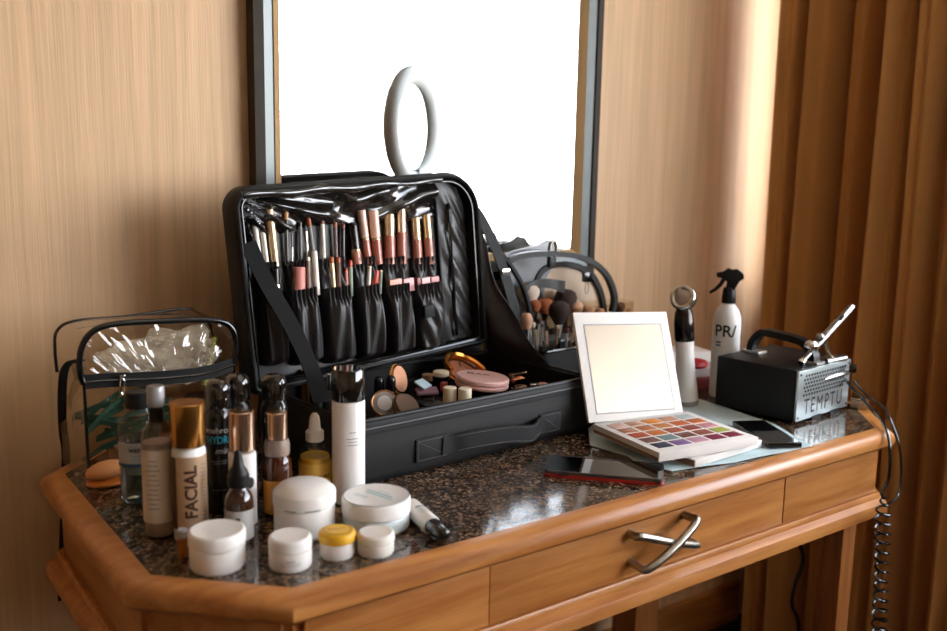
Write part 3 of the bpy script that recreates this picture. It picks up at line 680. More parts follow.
vial('nail_polish', 'slim clear topped bottle behind the tall white bottle cap', 'bottle', 328, 373, .10, 5, [('bottle_body', DRK, 0, .7, 1, 0), ('cap', CHR, .7, 1, .8, 0)], gb)
vial('jar', 'black jar with cream lid between the compacts', 'jar', 441, 371, .088, 8.5, [('bottle_body', BLK, 0, .9, 1, 0), ('lid', CREAM, .9, 1, .95, 0)], gb)
vial('nail_polish', 'cream capped bottle at the tray front, left of the pair', 'bottle', 450, 387, .094, 6.8, [('bottle_body', mm('rosy_label', '#d3b6a2', .4), 0, .62, .97, 0), ('cap', CREAM, .62, 1, 1, 0)], gb)
vial('nail_polish', 'cream capped bottle at the tray front, right of the pair', 'bottle', 465, 388, .094, 6.8, [('bottle_body', mm('rosy_label', '#d3b6a2', .4), 0, .62, .97, 0), ('cap', CREAM, .62, 1, 1, 0)], gb)
vial('nail_polish', 'small bottle with bright red cap, left of the cream caps', 'bottle', 444, 382, .078, 4, [('bottle_body', BLK, 0, .8, 1, 0), ('cap', RED, .8, 1, 1, 0)], gb)
vial('nail_polish', 'dark square-shouldered bottle behind the right cream cap', 'bottle', 470, 381, .084, 6, [('bottle_body', BLK, 0, .8, 1, 0), ('cap', BLKM, .8, 1, .8, 0)], gb)
vial('jar', 'low black pot with gilt ring right of the pink compact', 'jar', 521, 386, .076, 11, [('bottle_body', BLK, 0, .9, 1, 0), ('lid', BLK, .9, .98, .95, 0), ('ring', RGOLD, .98, 1, .55, 0)], gb)
vial('jar', 'small grey pot near the right front of the tray', 'jar', 534, 383, .080, 4.2, [('bottle_body', GRY, 0, .8, 1, 0), ('lid', CHR, .8, 1, 1, 0)], gb)
vial('jar', 'small peach pot nearest the right wall of the tray', 'jar', 543, 383, .076, 5, [('bottle_body', DRK, 0, .8, 1, 0), ('lid', mm('peach_plastic', '#d99a84', .3), .8, 1, 1, 0)], gb)
def bar(name, label, cat, px, py, z, size, rz, tilt, m, group, zt=None):
    p = CP(px, py, z); t_ = Matrix.Translation(p) @ Matrix.Rotation(rz, 4, 'Z') @ Matrix.Rotation(tilt, 4, 'X'); b = nb()
    box(b, tuple(-s/2 for s in size), tuple(s/2 for s in size), min(size)*.2); o = obj(name, b, m, M=t_); return tag(o, label, cat, group)
gt = 'bits of make-up heaped in the case'
bar('sample_packet', 'pale blue packet leaning between the compacts', 'packet', 423, 384, .082, (.026, .020, .003), .5, .5, mm('pale_blue', '#aebfc6', .3), gt)
bar('sample_packet', 'mauve packet lying below the pale blue packet', 'packet', 427, 391, .072, (.034, .016, .005), -.3, .35, mm('mauve_plastic', '#7b5a60', .3), gt)
bar('lipstick', 'rose gold lipstick lying right of the pink compact, upper one', 'lipstick', 518, 375, .080, (.032, .009, .009), .1, 0, RGOLD, gt)
bar('lipstick', 'rose gold lipstick lying right of the pink compact, lower one', 'lipstick', 518, 381, .072, (.030, .009, .009), .15, 0, COPP, gt)
def inner(label, cx, cy, sx, sy, h, m):
    b = nb(); box(b, (cx-sx/2, cy-sy/2, .0075), (cx+sx/2, cy+sy/2, .0075+h), .0015); tag(obj('makeup_box', b, m, M=MC), label, 'box', gt)
inner('dark square box on the tray floor under the two round front compacts', .128, .088, .062, .066, .050, DRK)
inner('dark box on the tray floor under the pale blue packet', .226, .118, .056, .050, .052, DRK)
inner('large black box on the tray floor under the pink compact', .3575, .150, .115, .088, .056, BLK)
vial('nail_polish', 'round black bottle with copper shoulder in the back left of the tray', 'bottle', 352, 372, .086, 6, [('bottle_body', BLK, 0, .6, 1, 0), ('collar', COPP, .6, .7, .8, 0), ('cap', BLK, .7, 1, .75, 0)], gb)
vial('jar', 'tan lidded pot between the pale blue packet and the black jar', 'jar', 428, 374, .078, 6, [('bottle_body', DRK, 0, .85, 1, 0), ('lid', mm('tan_lid', '#b08a68', .4), .85, 1, 1, 0)], gb)
inner('narrow dark box against the back wall of the tray', .300, .232, .10, .026, .060, DRK)

# ================================================================== BOTTLES ON THE LEFT
def P2(x, y): return (x, y, ZT+.0003)
def cyl_prof(r, z0, z1, e=.0015): return [(0, z0), (r-e, z0), (r, z0+e), (r, z1-e), (r-e, z1), (0, z1)]
def part(t, name, prof, m, seg=44, **k):
    b = nb(); lathe(b, prof, seg=seg); return obj(name, b, m, t, **k)
# micellar water
x, y, r, H = .3175, 1.127, .0245, .1395
t = thing('water_bottle', 'clear bottle of clear liquid with black screw cap, nearest the clear bag', 'bottle', P2(x, y))
part(t, 'bottle_body', [(0, 0), (r-.004, 0), (r, .004), (r, .092), (r*.97, .101), (r*.82, .112), (r*.62, .117), (r*.58, .121)], GLASS)
part(t, 'liquid', [(0, .002), (r-.005, .002), (r-.0015, .006), (r-.0015, .082), (0, .0822)], mat('clear_liquid', '#cfd2cc', .0, trans=1, ior=1.2))
part(t, 'cap', cyl_prof(.0148, .119, H), BLKM)
a = toward(x, y)
b = nb(); grid(b, lambda s, q: Vector(((r+.0004)*math.cos(a-1.3+2.4*s), (r+.0004)*math.sin(a-1.3+2.4*s), .050+.030*q)), 24, 2); lb = obj('label', b, mat('grey_label', '#a9aaa6', .5), t)
b = nb(); grid(b, lambda s, q: Vector(((r+.0007)*math.cos(a-1.3+2.4*s), (r+.0007)*math.sin(a-1.3+2.4*s), .050+.0045*q)), 24, 2); obj('blue_band', b, mat('label_blue', '#345a78', .5), lb)
text_cyl('water', .009, r+.0008, a-.1, .072, DINK, lb, bold=.0002)
lines_cyl(r+.0008, a, [(.064, .020, .0008, 0), (.060, .016, .0008, 0)], INK, lb)
# tall clear pump bottle
x, y, r, H = .306, .998, .0172, .1735
t = thing('pump_bottle', 'tall clear bottle with see-through overcap, left of the gold-capped bottle', 'bottle', P2(x-.003, y+.007))
part(t, 'bottle_body', [(0, 0), (r-.003, 0), (r, .003), (r, .112), (r*.9, .124), (r*.6, .131), (r*.5, .135)], clear_mat('frosted_clear', '#d9cfc6', .15, 1.5, 1.6))
part(t, 'liquid', [(0, .002), (r-.004, .002), (r-.0015, .005), (r-.0015, .110), (0, .1101)], mat('pale_lotion', '#c9bcb4', .25))
a = toward(x, y)
b = nb(); grid(b, lambda s, q: Vector(((r+.0004)*math.cos(a-1.5+3*s), (r+.0004)*math.sin(a-1.5+3*s), .020+.084*q)), 24, 2); lb = obj('label', b, mat('ivory_label', '#cdbca8', .55), t)
lines_cyl(r+.0007, a-.35, [(.092-.0055*k, .010+.003*(k*7 % 3), .0011, -.001*(k % 2)) for k in range(11)], INK, lb)
part(t, 'pump', cyl_prof(.008, .132, .150), BLKM); 
part(t, 'overcap', [(0, .150), (.0085, .1505), (.0095, .152), (.0095, H-.002), (.0085, H), (0, H)], mat('clear_overcap', '#c9c7ca', .1, trans=.55, coat=.4))
# gold-capped bottle
x, y, r, H = .328, .976, .0188, .1580
t = thing('gold_capped_bottle', 'large bottle with shiny gold cap and gold label with vertical writing', 'bottle', P2(x, y)); a = toward(x, y)
part(t, 'bottle_body', [(0, 0), (r-.003, 0), (r-.0005, .003), (r-.0005, .104), (r-.003, .108), (0, .108)], WHT)
b = nb(); lathe(b, [(r+.0002, .016), (r+.0002, .100)], seg=48); lb = obj('label', b, mat('champagne_foil', '#cfae8c', .3, .45), t)
part(t, 'cap', [(0, .110), (r, .110), (r+.0004, .111), (r+.0004, H-.0012), (r-.0008, H), (0, H)], GOLD)
text_cyl('FACIAL', .0185, r+.0006, a+.1, .060, mat('brown_ink', '#4a2a18', .5), lb, vertical=True, bold=.0007)
b = nb(); grid(b, lambda s, q: Vector(((r+.0005)*math.cos(a-1.35+.55*s), (r+.0005)*math.sin(a-1.35+.55*s), .017+.082*q)), 10, 2); obj('dark_stripe', b, mat('brown_ink', '#4a2a18', .5), lb)
lines_cyl(r+.0006, a+.85, [(.090-.0045*k, .006, .0008, 0) for k in range(15)], INK, lb)
# sample vial
t = thing('sample_vial', 'tiny amber vial with clear top in front of the gold-capped bottle', 'vial', P2(.3035, .931))
part(t, 'vial_body', cyl_prof(.0058, 0, .023), mat('amber_oil', '#a8641c', .08, trans=.3, coat=.5)); part(t, 'cap', cyl_prof(.0064, .023, .032), mat('pearly_clear', '#cfd3da', .1, trans=.4))
# black bottle with cyan word
def tallblack(x, y, r, H, lab, cat='bottle', nm='toner_bottle', letters=None, g=None):
    t = thing(nm, lab, cat, P2(x, y), group=g)
    part(t, 'bottle_body', [(0, 0), (r-.002, 0), (r, .002), (r, H*.72), (r*.9, H*.765), (r*.72, H*.79), (r*.72, H*.80)], BLK)
    part(t, 'cap', [(0, H*.795), (r*.92, H*.795), (r*.94, H*.81), (r*.94, H*.93), (r*.85, H*.965), (r*.6, H*.99), (0, H)], mat('smoky_black', '#120d0a', .06, coat=.9))
    return t
g = 'tall black bottles in front of the case'
t = tallblack(.388, 1.043, .0165, .163, 'tall black bottle with cyan and white lettering behind the gold-capped bottle', g=g); a = toward(.388, 1.043)
text_cyl('mehron', .0105, .0168, a-.02, .1035, mat('white_ink', '#c9c4c0', .5), t)
text_cyl('HYDRO', .0125, .0168, a+.10, .0915, mat('cyan_ink', '#1aa3bf', .5), t, bold=.0003, sx=.8)
text_cyl('mist', .0105, .0168, a+.2, .0785, MATS['white_ink'], t, shear=.4)
lines_cyl(.0168, a, [(.066, .020, .0006, 0), (.063, .016, .0006, 0), (.030, .018, .0006, 0)], INK, t)
t = tallblack(.420, 1.062, .0165, .1625, 'tall black dome-capped bottle behind the gold and white bottle', g=g)
t = tallblack(.464, 1.052, .0170, .1590, 'tall black dome-capped bottle behind the gold and frosted bottle', g=g)
a = toward(.464, 1.052); text_cyl('LA', .008, .0173, a-.55, .102, MATS['white_ink'], t)
# gold and white bottle
x, y, r = .3935, .985, .0158
t = thing('foundation_bottle', 'slim white bottle with tall rose gold cap and dark dot', 'bottle', P2(x, y)); a = toward(x, y)
part(t, 'bottle_body', cyl_prof(r, 0, .088, .002), WHT); part(t, 'collar', cyl_prof(r*.8, .088, .092), RGOLD)
part(t, 'cap', cyl_prof(r-.0008, .090, .137, .0012), RGOLD)
b = nb(); grid(b, lambda s, q: Vector(((r+.0004)*math.cos(a+.55+.7*(s-.5)*math.sqrt(max(0, 1-(2*q-1)**2))), (r+.0004)*math.sin(a+.55+.7*(s-.5)*math.sqrt(max(0, 1-(2*q-1)**2))), .047+.014*q)), 10, 10); obj('dark_dot', b, DINK, t)
# small dropper bottle
x, y, r = .370, .939, .0158
t = thing('dropper_bottle', 'small brown glass dropper bottle with black bulb and grey label', 'dropper bottle', P2(x, y)); a = toward(x, y)
part(t, 'bottle_body', [(0, 0), (r-.002, 0), (r, .002), (r, .047), (r*.95, .053), (r*.7, .060), (r*.55, .063), (r*.55, .068)], mat('brown_glass', '#3a1a0c', .04, trans=.25, coat=.8))
b = nb(); lathe(b, [(r+.0003, .006), (r+.0003, .040)], seg=40); lb = obj('label', b, mat('grey_paper', '#b5b0ac', .6), t)
text_cyl('■', .007, r+.0006, a-.1, .030, DINK, lb); b = nb(); grid(b, lambda s, q: Vector(((r+.0006)*math.cos(a-.1+.004/r*(s-.5)), (r+.0006)*math.sin(a-.1+.004/r*(s-.5)), .028+.004*q)), 3, 1); obj('square_mark', b, DINK, lb)
lines_cyl(r+.0006, a-.1, [(.022, .014, .0007, 0), (.019, .010, .0007, 0), (.012, .016, .0006, 0)], INK, lb)
part(t, 'collar', cyl_prof(.0122, .064, .079), BLKM)
part(t, 'dropper_bulb', [(0, .079), (.0112, .079), (.0100, .083), (.0064, .088), (.0047, .098), (.0040, .103), (.002, .1055), (0, .106)], BLKM)
# gold / frosted / amber bottle
x, y, r = .440, .992, .0168
t = thing('serum_bottle', 'frosted-shoulder bottle with rose gold cap and amber liquid', 'bottle', P2(x, y))
part(t, 'bottle_body', [(0, 0), (r-.002, 0), (r, .002), (r, .056), (r*1.0, .064), (r*.93, .070), (r*.70, .076)], AMB)
part(t, 'amber_liquid', cyl_prof(r+.0004, .004, .046, .001), mat('honey_liquid', '#b97722', .1, coat=.6))
part(t, 'frosted_shoulder', [(0, .074), (r*.86, .075), (r*.9, .078), (r*.9, .088), (r*.8, .094), (0, .095)], mat('frosted_taupe', '#8e7a6c', .4))
part(t, 'cap', cyl_prof(r*.76, .094, .1275, .0012), RGOLD)
# yellow serum with white dropper
x, y, r = .529, 1.050, .0205
x, y = .502, 1.017; r = .0185
t = thing('dropper_bottle', 'yellow serum bottle with white rubber dropper', 'dropper bottle', P2(x, y)); t.scale = (1.1, 1.1, 1.13); a = toward(x, y)
part(t, 'bottle_body', [(0, 0), (r-.002, 0), (r, .002), (r, .046), (r*.95, .052), (r*.78, .058), (r*.6, .061), (r*.58, .064)], GLASS)
part(t, 'serum', cyl_prof(r-.0012, .002, .050, .001), mat('yellow_serum', '#e6ac25', .1, coat=.6))
b = nb(); lathe(b, [(r+.0003, .008), (r+.0003, .044)], seg=40); lb = obj('label', b, mat('yellow_label', '#e8bd55', .5), t)
text_cyl('Hyaluronic Acid', .0052, r+.0007, a+.12, .030, DINK, lb, bold=.0001); text_cyl('Facial Booster', .0052, r+.0007, a+.1, .0235, DINK, lb, bold=.0001)
part(t, 'neck', cyl_prof(r*.55, .058, .0665), BLK)
part(t, 'collar', cyl_prof(.0105, .066, .0785), WHT)
part(t, 'dropper_bulb', [(0, .0785), (.0075, .0785), (.0066, .082), (.006, .090), (.005, .0945), (.003, .0975), (0, .0985)], WHT)
# tall white bottle with black clear cap
x, y, r = .532, .984, .0205
t = thing('lotion_bottle', 'tall white bottle with glossy black cap in front of the case', 'bottle', P2(x, y)); a = toward(x, y)
part(t, 'bottle_body', [(0, 0), (r-.002, 0), (r, .002), (r, .129), (r-.001, .131), (0, .131)], WHT)
part(t, 'cap', [(0, .1315), (r-.001, .1315), (r-.0004, .133), (r-.0006, .1695), (r-.0016, .171), (0, .171)], mat('smoky_black', '#120d0a', .06, coat=.9))
lines_cyl(r+.0003, a+.25, [(.094, .008, .0009, 0), (.086, .016, .0009, 0), (.082, .013, .0008, 0), (.078, .015, .0008, 0)], INK, t)

# jars
def jar(label, x, y, r, hb, hl, lidk, mb, ml, dome=0, name='cream_jar', g='cream jars at the desk corner'):
    t = thing(name, label, 'jar', P2(x, y), group=g)
    rb = r*.97
    part(t, 'pot', [(0, 0), (rb*.92, 0), (rb, .003), (rb, hb-.002), (rb*.97, hb), (rb*.9, hb), (rb*.9, hb+.0015), (0, hb+.0015)], mb)
    H = hb+hl; z0 = hb+.001
    pr = [(0, z0), (r*lidk-.001, z0), (r*lidk, z0+.001), (r*lidk, H-.003), (r*lidk-.001, H-.001), (r*lidk-.003, H)]
    pr += [(r*.8, H+dome*.55), (r*.5, H+dome*.88), (0, H+dome)] if dome else [(r*lidk-.0042, H-.0003), (r*.4, H-.0004), (0, H-.0004)]
    part(t, 'lid', pr, ml); return t
t = jar('white cream jar nearest the left front corner of the desk', .3265, .891, .0295, .0245, .0165, 1, WHT, WHT); a = toward(.324, .892)
lines_cyl(.0290*.97+.0003, a+.25, [(.017, .022, .0012, 0), (.0135, .028, .0008, 0), (.011, .026, .0008, 0)], INK, t); lines_cyl(.0290*.97+.0003, a-.7, [(.016, .012, .004, 0), (.009, .014, .003, 0)], INK, t)
t = jar('small plain white jar between the corner jar and the yellow-lidded jar', .390, .850, .0232, .0195, .0145, .97, WHT, WHT); a = toward(.39, .85)
lines_cyl(.0232*.97+.0003, a, [(.013, .010, .001, 0), (.0105, .022, .0006, 0), (.008, .020, .0006, 0)], INK, t)
t = jar('small white jar with bright yellow lid', .443, .846, .0194, .0165, .012, 1.03, WHT, mat('yellow_lid', '#d8a322', .4)); 
b = nb(); lathe(b, [(0, .0288), (.0135, .0288), (.0135, .0291), (0, .0291)], seg=30); lb = obj('lid_label', b, mat('yellow_print', '#e3b94d', .5), t)
text_flat('BALM', .0075, Matrix.Translation((0, .001, .0294)) @ Matrix.Rotation(math.radians(-18), 4, 'Z'), mat('rust_ink', '#a2452c', .5), lb)
t = jar('translucent white mini jar right of the yellow-lidded jar', .4815, .829, .0206, .0135, .0105, 1, mat('milky', '#e4e0d8', .3, sss=.2), mat('milky', '#e4e0d8', .3))
t = jar('big white jar with domed lid, largest round jar', .443, .925, .0358, .034, .018, 1, WHT, WHT, dome=.0085); a = toward(.443, .925)
lines_cyl(.0358+.0003, a-.3, [(.0365, .014, .0012, -.006), (.0365, .018, .0012, .02)], INK, t)
t = jar('wide flat white tub with blue print on its lid', .519, .893, .0402, .018, .0205, 1, mat('pale_blue_white', '#d5dcdc', .35), WHT)
b = nb(); lathe(b, [(.0375, .0385), (.0382, .0388), (.0389, .0385)], seg=60); obj('lid_ring', b, mat('silver_line', '#8f8d90', .4), t)
Mt = Matrix.Translation((0, 0, .0381)) @ Matrix.Rotation(math.radians(-75), 4, 'Z')
TEAL = mat('teal_ink', '#8fb3b2', .5)
b = nb()
for k, (yy, x0, x1, h) in enumerate(((.012, -.008, .012, .0008), (.006, -.02, .020, .0028), (.0005, -.016, .024, .0028), (-.012, -.022, -.002, .0010), (-.016, -.02, 0, .0008))):
    xx = x0
    while xx < x1:
        wq = random.uniform(.0016, .004); box(b, (xx, yy-h/2, 0), (min(xx+wq, x1), yy+h/2, .0002)); xx += wq+.0008
obj('lid_print', b, TEAL, t, smooth=False, M=Mt)

# small white tube lying down
p0, p1 = D(411, 508, .010), D(445, 539, .010)
d = (p1-p0).normalized(); Lt = (p1-p0).length
t = thing('squeeze_tube', 'small white tube with black cap lying beside the tub', 'tube', (p0.x, p0.y, ZT+.0115)); t.rotation_mode = 'QUATERNION'; t.rotation_quaternion = Vector((0, 0, 1)).rotation_difference(Vector((d.x, d.y, 0)))
b = nb(); n = 20
def tb(s, q):
    zz = q*Lt*.72; k = min(1, q*1.6+.05); a_ = 2*PI*s; w = .0115
    return Vector((w*math.cos(a_)*(.35+.65*k) if False else w*math.cos(a_), w*math.sin(a_), zz))
lathe(b, [(0, 0), (.0106, .0005), (.0110, .003), (.0113, Lt*.62), (.0105, Lt*.66), (0, Lt*.66)], seg=32); obj('tube_body', b, WHT, t)
part(t, 'cap', [(0, Lt*.66), (.0100, Lt*.66), (.0104, Lt*.68), (.0100, Lt*.92), (.0085, Lt*.98), (.005, Lt), (0, Lt)], BLK)
nrm = t.rotation_quaternion.inverted() @ Vector((0, 0, 1)); at_ = math.atan2(nrm.y, nrm.x)
lines_cyl(.0115, at_, [(Lt*.45, .012, .0008, 0), (Lt*.40, .014, .0008, 0), (Lt*.35, .010, .0008, 0), (Lt*.28, .012, .003, 0)], mat('green_ink', '#6d7f74', .5), t)

b = nb(); tube(b, [D(432, 510, .004), D(448, 522, .004)], .003, 10); tag(obj('ampoule', b, CLR), 'tiny clear plastic ampoule lying beyond the white tube', 'ampoule')
# sponge halves
SPG = mat('orange_sponge', '#d9955c', .8, bump=.3, bscale=600)
p = D(104, 487)
b = nb(); lathe(b, [(0, 0), (.022, 0), (.025, .002), (.0245, .005), (.02, .007), (0, .0075)], seg=30); tag(obj('sponge', b, mat('orange_case', '#c9752f', .4), M=Matrix.Translation((p.x+.006, p.y+.010, ZT+.0005)) @ Matrix.Scale(.8, 4, (0, 1, 0))), 'flat darker orange puff under the egg-shaped sponge', 'sponge')
b = nb(); bmesh.ops.create_uvsphere(b, u_segments=28, v_segments=18, radius=1); bmesh.ops.transform(b, matrix=Matrix.Diagonal((.026, .018, .0115, 1)), verts=b.verts[:])
tag(obj('sponge', b, SPG, M=Matrix.Translation((p.x+.006, p.y+.010, ZT+.0190)) @ Matrix.Rotation(-.12, 4, 'Y')), 'egg-shaped peach sponge lying on the flat puff', 'sponge')

# ================================================================== CLEAR BAG
bag = thing('clear_bag', 'clear plastic cosmetics bag with black piping left of the case', 'bag', (.39, 1.30, ZT))
def B3(p): return Vector(p)-Vector((.39, 1.30, ZT))
YFb, YBb = 1.235, 1.325
def YP(px, py, y=YFb): return B3(Y(px, py, y))
arch = spline([YP(84, 384), YP(80, 372), YP(81, 350), YP(92, 332), YP(115, 324), YP(165, 321), (YP(212, 320)), YP(230, 326), YP(236, 342), YP(234, 366)], 6)
b = nb(); tube(b, arch, .0042, 10); obj('front_piping', b, BLK, bag)
back = spline([YP(57, 372, YBb), YP(55, 350, YBb), YP(57, 331, YBb), YP(75, 321, YBb), YP(130, 316, YBb), YP(180, 309, YBb), YP(197, 312, YBb), YP(212, 330, YBb), YP(216, 372, YBb)], 6)
b = nb(); tube(b, back, .0022, 8); obj('back_piping', b, BLK, bag)
zl = [YP(84, 382), YP(110, 380), YP(160, 378), YP(205, 373), YP(234, 364)]
b = nb(); band(b, spline(zl, 6), .019, .003, (0, 0, 1)); zz = obj('zipper', b, BLKM, bag)
b = nb(); tube(b, [Vector(p)+Vector((0, -.0025, .0)) for p in spline(zl, 6)], .0018, 6); obj('zipper_teeth', b, BLK, zz)
q = YP(121, 378)+Vector((0, -.006, 0)); b = nb(); tube(b, [q+Vector((.003*math.cos(a_), 0, -.010+.011*math.sin(a_))) for a_ in [2*PI*k/16 for k in range(16)]], .0012, 6, True); box(b, (q.x-.004, q.y-.001, q.z-.002), (q.x+.004, q.y+.003, q.z+.005), .001); obj('zip_pull', b, CHR, zz)
# body and upper pouch sheets
fl, frr = YP(84, 384), YP(234, 366)
x0, x1 = fl.x, frr.x; yf, yb_ = YFb-1.30, YBb-1.30
b = nb()
def bodyfn(s, q):
    per = [(x0, yf), (x1, yf), (x1, yb_), (x0-.012, yb_), (x0, yf)]
    k = min(3, int(s*4)); f = s*4-k; px_ = per[k][0]+(per[k+1][0]-per[k][0])*f; py_ = per[k][1]+(per[k+1][1]-per[k][1])*f
    w = .004*noise.noise(Vector((s*14, q*5, 1)))*math.sin(q*PI)
    return Vector((px_+w, py_+w, .001+q*(fl.z+.002)))
grid(b, bodyfn, 64, 16); obj('body_sheet', b, PVC, bag)
b = nb(); n = len(arch)
va = [b.verts.new(p) for p in arch]; vz = [b.verts.new(Vector(fl).lerp(Vector(frr), k/(n-1))) for k in range(n)]
for k in range(n-1):
    try: b.faces.new((va[k], va[k+1], vz[k+1], vz[k]))
    except Exception: pass
bmesh.ops.subdivide_edges(b, edges=b.edges[:], cuts=7, use_grid_fill=True)
for v in b.verts: v.co.y += .009*abs(noise.noise(v.co*45))+.004*abs(noise.noise(v.co*110))
obj('front_sheet', b, PVC, bag)
b = nb(); N = 48
def samp(c, s):
    f = s*(len(c)-1); k = min(len(c)-2, int(f)); return c[k].lerp(c[k+1], f-k)
grid(b, lambda s, q: samp(arch, s).lerp(samp(back, s), q)+Vector((0, 0, .003*math.sin(s*22+q*5)*math.sin(PI*q))), N, 8); obj('top_sheet', b, PVC, bag)
b = nb(); tube(b, [Vector((x0, yf, fl.z)), Vector((x0, yf-.001, .05)), Vector((x0+.001, yf, .003))], .0022, 8); tube(b, [Vector((x1, yf, frr.z)), Vector((x1, yf, .003))], .0022, 8); obj('edge_piping', b, BLK, bag)
st = spline([YP(82, 362, 1.25), YP(72, 361, 1.26), YP(64, 372, 1.27), YP(62, 400, 1.30), YP(63, 430, 1.345), YP(66, 456, 1.368), YP(64, 520, 1.372), YP(62, 600, 1.372)], 6)
b = nb(); sweep(b, st, [(-.001, -.006), (.001, -.006), (.001, .006), (-.001, .006)], False, (.9, .3, .1)); obj('strap', b, WEB, bag)
# inside the bag: a crumpled film bag, green netting, a yellow-green stick
random.seed(3)
film_mat = mat('crinkled_film', '#efe9e0', .16, coat=.8); film_mat.node_tree.nodes['Principled BSDF'].inputs['Alpha'].default_value = .3
c0 = (YP(190, 350, 1.28)+Vector((.39, 1.30, ZT)))
b = nb(); bmesh.ops.create_icosphere(b, subdivisions=5, radius=1)
for v in b.verts:
    q = v.co.copy(); k = 1+.40*noise.noise(q*1.7)+.22*noise.noise(q*3.6)-.20*abs(noise.noise(q*6+Vector((3, 1, 2))))-.07*abs(noise.noise(q*14))
    v.co = Vector((q.x*.082*k, q.y*.032*k, q.z*.038*k))
tag(obj('film_bag', b, clear_mat('crinkled_film', '#e6dfd4', .2, 1.6, 4), smooth=True, ang=14, M=Matrix.Translation((.405, 1.282, ZT+.148))), 'crumpled clear film bag shining inside the clear cosmetics bag', 'plastic bag')
b = nb()
for k in range(26):
    x = random.uniform(.305, .375); z = random.uniform(.03, .09); a_ = random.uniform(-.5, .9)
    p = Vector((x, random.uniform(1.25, 1.30), ZT+z)); dd = Vector((math.cos(a_), random.uniform(-.3, .3), math.sin(a_)*.6)).normalized()
    band(b, [p-dd*.03, p+Vector((0, 0, .004)), p+dd*.03], .009, .0008, (0, -.5, 1))
tag(obj('green_netting', b, mat('deep_green', '#2f5242', .6)), 'bunch of dark green strips inside the clear bag', 'netting', kind='stuff')
b = nb(); tube(b, [Vector((.452, 1.27, ZT+.10)), Vector((.478, 1.29, ZT+.165))], .004, 10); tag(obj('sponge_wand', b, mat('lime_plastic', '#9aa83c', .4)), 'lime green stick at the right end inside the clear bag', 'stick')
b = nb(); box(b, (.325, 1.255, ZT+.001), (.45, 1.31, ZT+.03), .006); tag(obj('cosmetic_pouch', b, mat('pinkish_cloth', '#a8847a', .7)), 'folded pinkish pouch on the bottom of the clear bag', 'pouch')
b = nb(); grid(b, lambda s, q: Vector((.300+.06*s, 1.222-.012*q+.004*math.sin(s*9), ZT+.0015+.018*q+.007*math.sin(s*7+q*4)*q)), 16, 8, thick=.0008); tag(obj('wet_wipe', b, mat('sage_cloth', '#a29f7c', .7)), 'crumpled sage green cloth sticking out behind the sponge', 'cloth')
b = nb(); lathe(b, [(0, 0), (.03, 0), (.03, .05), (.028, .052), (0, .052)], seg=30); tag(obj('dark_tin', b, mat('dark_tin_paint', '#2c211b', .35), M=Matrix.Translation((.452, 1.282, ZT+.031)) @ Matrix.Scale(.8, 4, (1, 0, 0))), 'dark round tin inside the right half of the clear bag', 'tin')

# ================================================================== BRUSH HOLDER AND BRUSHES
hx, hy = 1.108, 1.240
hold = thing('brush_holder', 'black zip-top brush holder standing behind the case corner', 'brush holder', (hx, hy, ZT+.0003), CA)
HW, HD, HH = .150, .060, .098
b = nb(); R = ringprof(b, rrect(-HW/2, -HD/2, HW/2, HD/2, .012), [(0, 0), (.001, HH*.5), (0, HH-.001), (-.002, HH), (-.004, HH-.001), (-.004, .004)]); b.faces.new(R[0][::-1]); b.faces.new(R[-1]); obj('holder_body', b, FAB, hold)
b = nb(); tube(b, [Vector((x, y, HH)) for x, y in rrect(-HW/2, -HD/2, HW/2, HD/2, .012)], .003, 8, True); obj('holder_rim', b, BLK, hold)
def brush(label, top, foot_dx, wpx, head, hm, fm, bm_, y=hy, fer=.25, ln=None, cat='makeup brush', group='brushes in the brush holder', base=None):
    """top: pixel of tip at depth y; the handle runs down to the holder floor"""
    T = Y(top[0], top[1], y); F = base if base else Vector((T.x+foot_dx, hy+random.uniform(-.012, .012), ZT+.012)); dd = (T-F).normalized(); L = (T-F).length
    t = thing('makeup_brush', label, cat, F, group=group); t.rotation_mode = 'QUATERNION'; t.rotation_quaternion = Vector((0, 0, 1)).rotation_difference(dd)
    dep = (T-CAM).dot(CF); r = wpx/2*dep/F_PX; hl, hr = head[0], head[1]
    z1 = L-hl; z0 = z1-L*fer; 
    part(t, 'handle', [(0, 0), (r*.6, .004), (r, z0*.6), (r*.8, z0), (0, z0)], hm, seg=16)
    part(t, 'ferrule', [(0, z0-.001), (r*.85, z0-.001), (min(hr*.7, r*1.3), z1), (0, z1)], fm, seg=18)
    part(t, 'bristles', [(0, z1), (min(hr*.7, r*1.3), z1), (hr*.95, z1+hl*.4), (hr, z1+hl*.6), (hr*.85, z1+hl*.83), (hr*.5, z1+hl*.96), (0, L)], bm_, seg=24)
    return t
HBLK = mat('bristle_black', '#2a1c17', .9, bump=.8, bscale=900); HBRN = mat('bristle_brown', '#5b3a2a', .9, bump=.8, bscale=900); HPK = mat('bristle_peach', '#c99a7d', .9, bump=.6, bscale=900); HWH = mat('bristle_pale', '#cdb9a6', .9, bump=.6, bscale=900)
YEL = mat('ochre_handle', '#c98a34', .35, coat=.4)
brush('largest fluffy black brush standing in the holder', (560, 301), .004, 7, (.042, .0205), BLK, CHR, HBLK, y=1.225, fer=.14)
brush('brush with fluffy peach head at the left of the holder', (527, 313), .012, 7, (.028, .0105), BLK, CHR, HPK, y=1.225, fer=.3)
brush('silver ferrule brush left of the big black brush', (533, 322), .012, 8, (.010, .0045), YEL, CHR, HWH, fer=.42)
brush('brush with blue sheen ferrule, second in the holder', (539, 318), .012, 8, (.010, .0050), YEL, CHR, HBRN, fer=.44)
brush('slim ochre handled brush just left of the big black brush', (547, 325), .006, 5, (.010, .0040), YEL, RGOLD, HBRN, fer=.4)
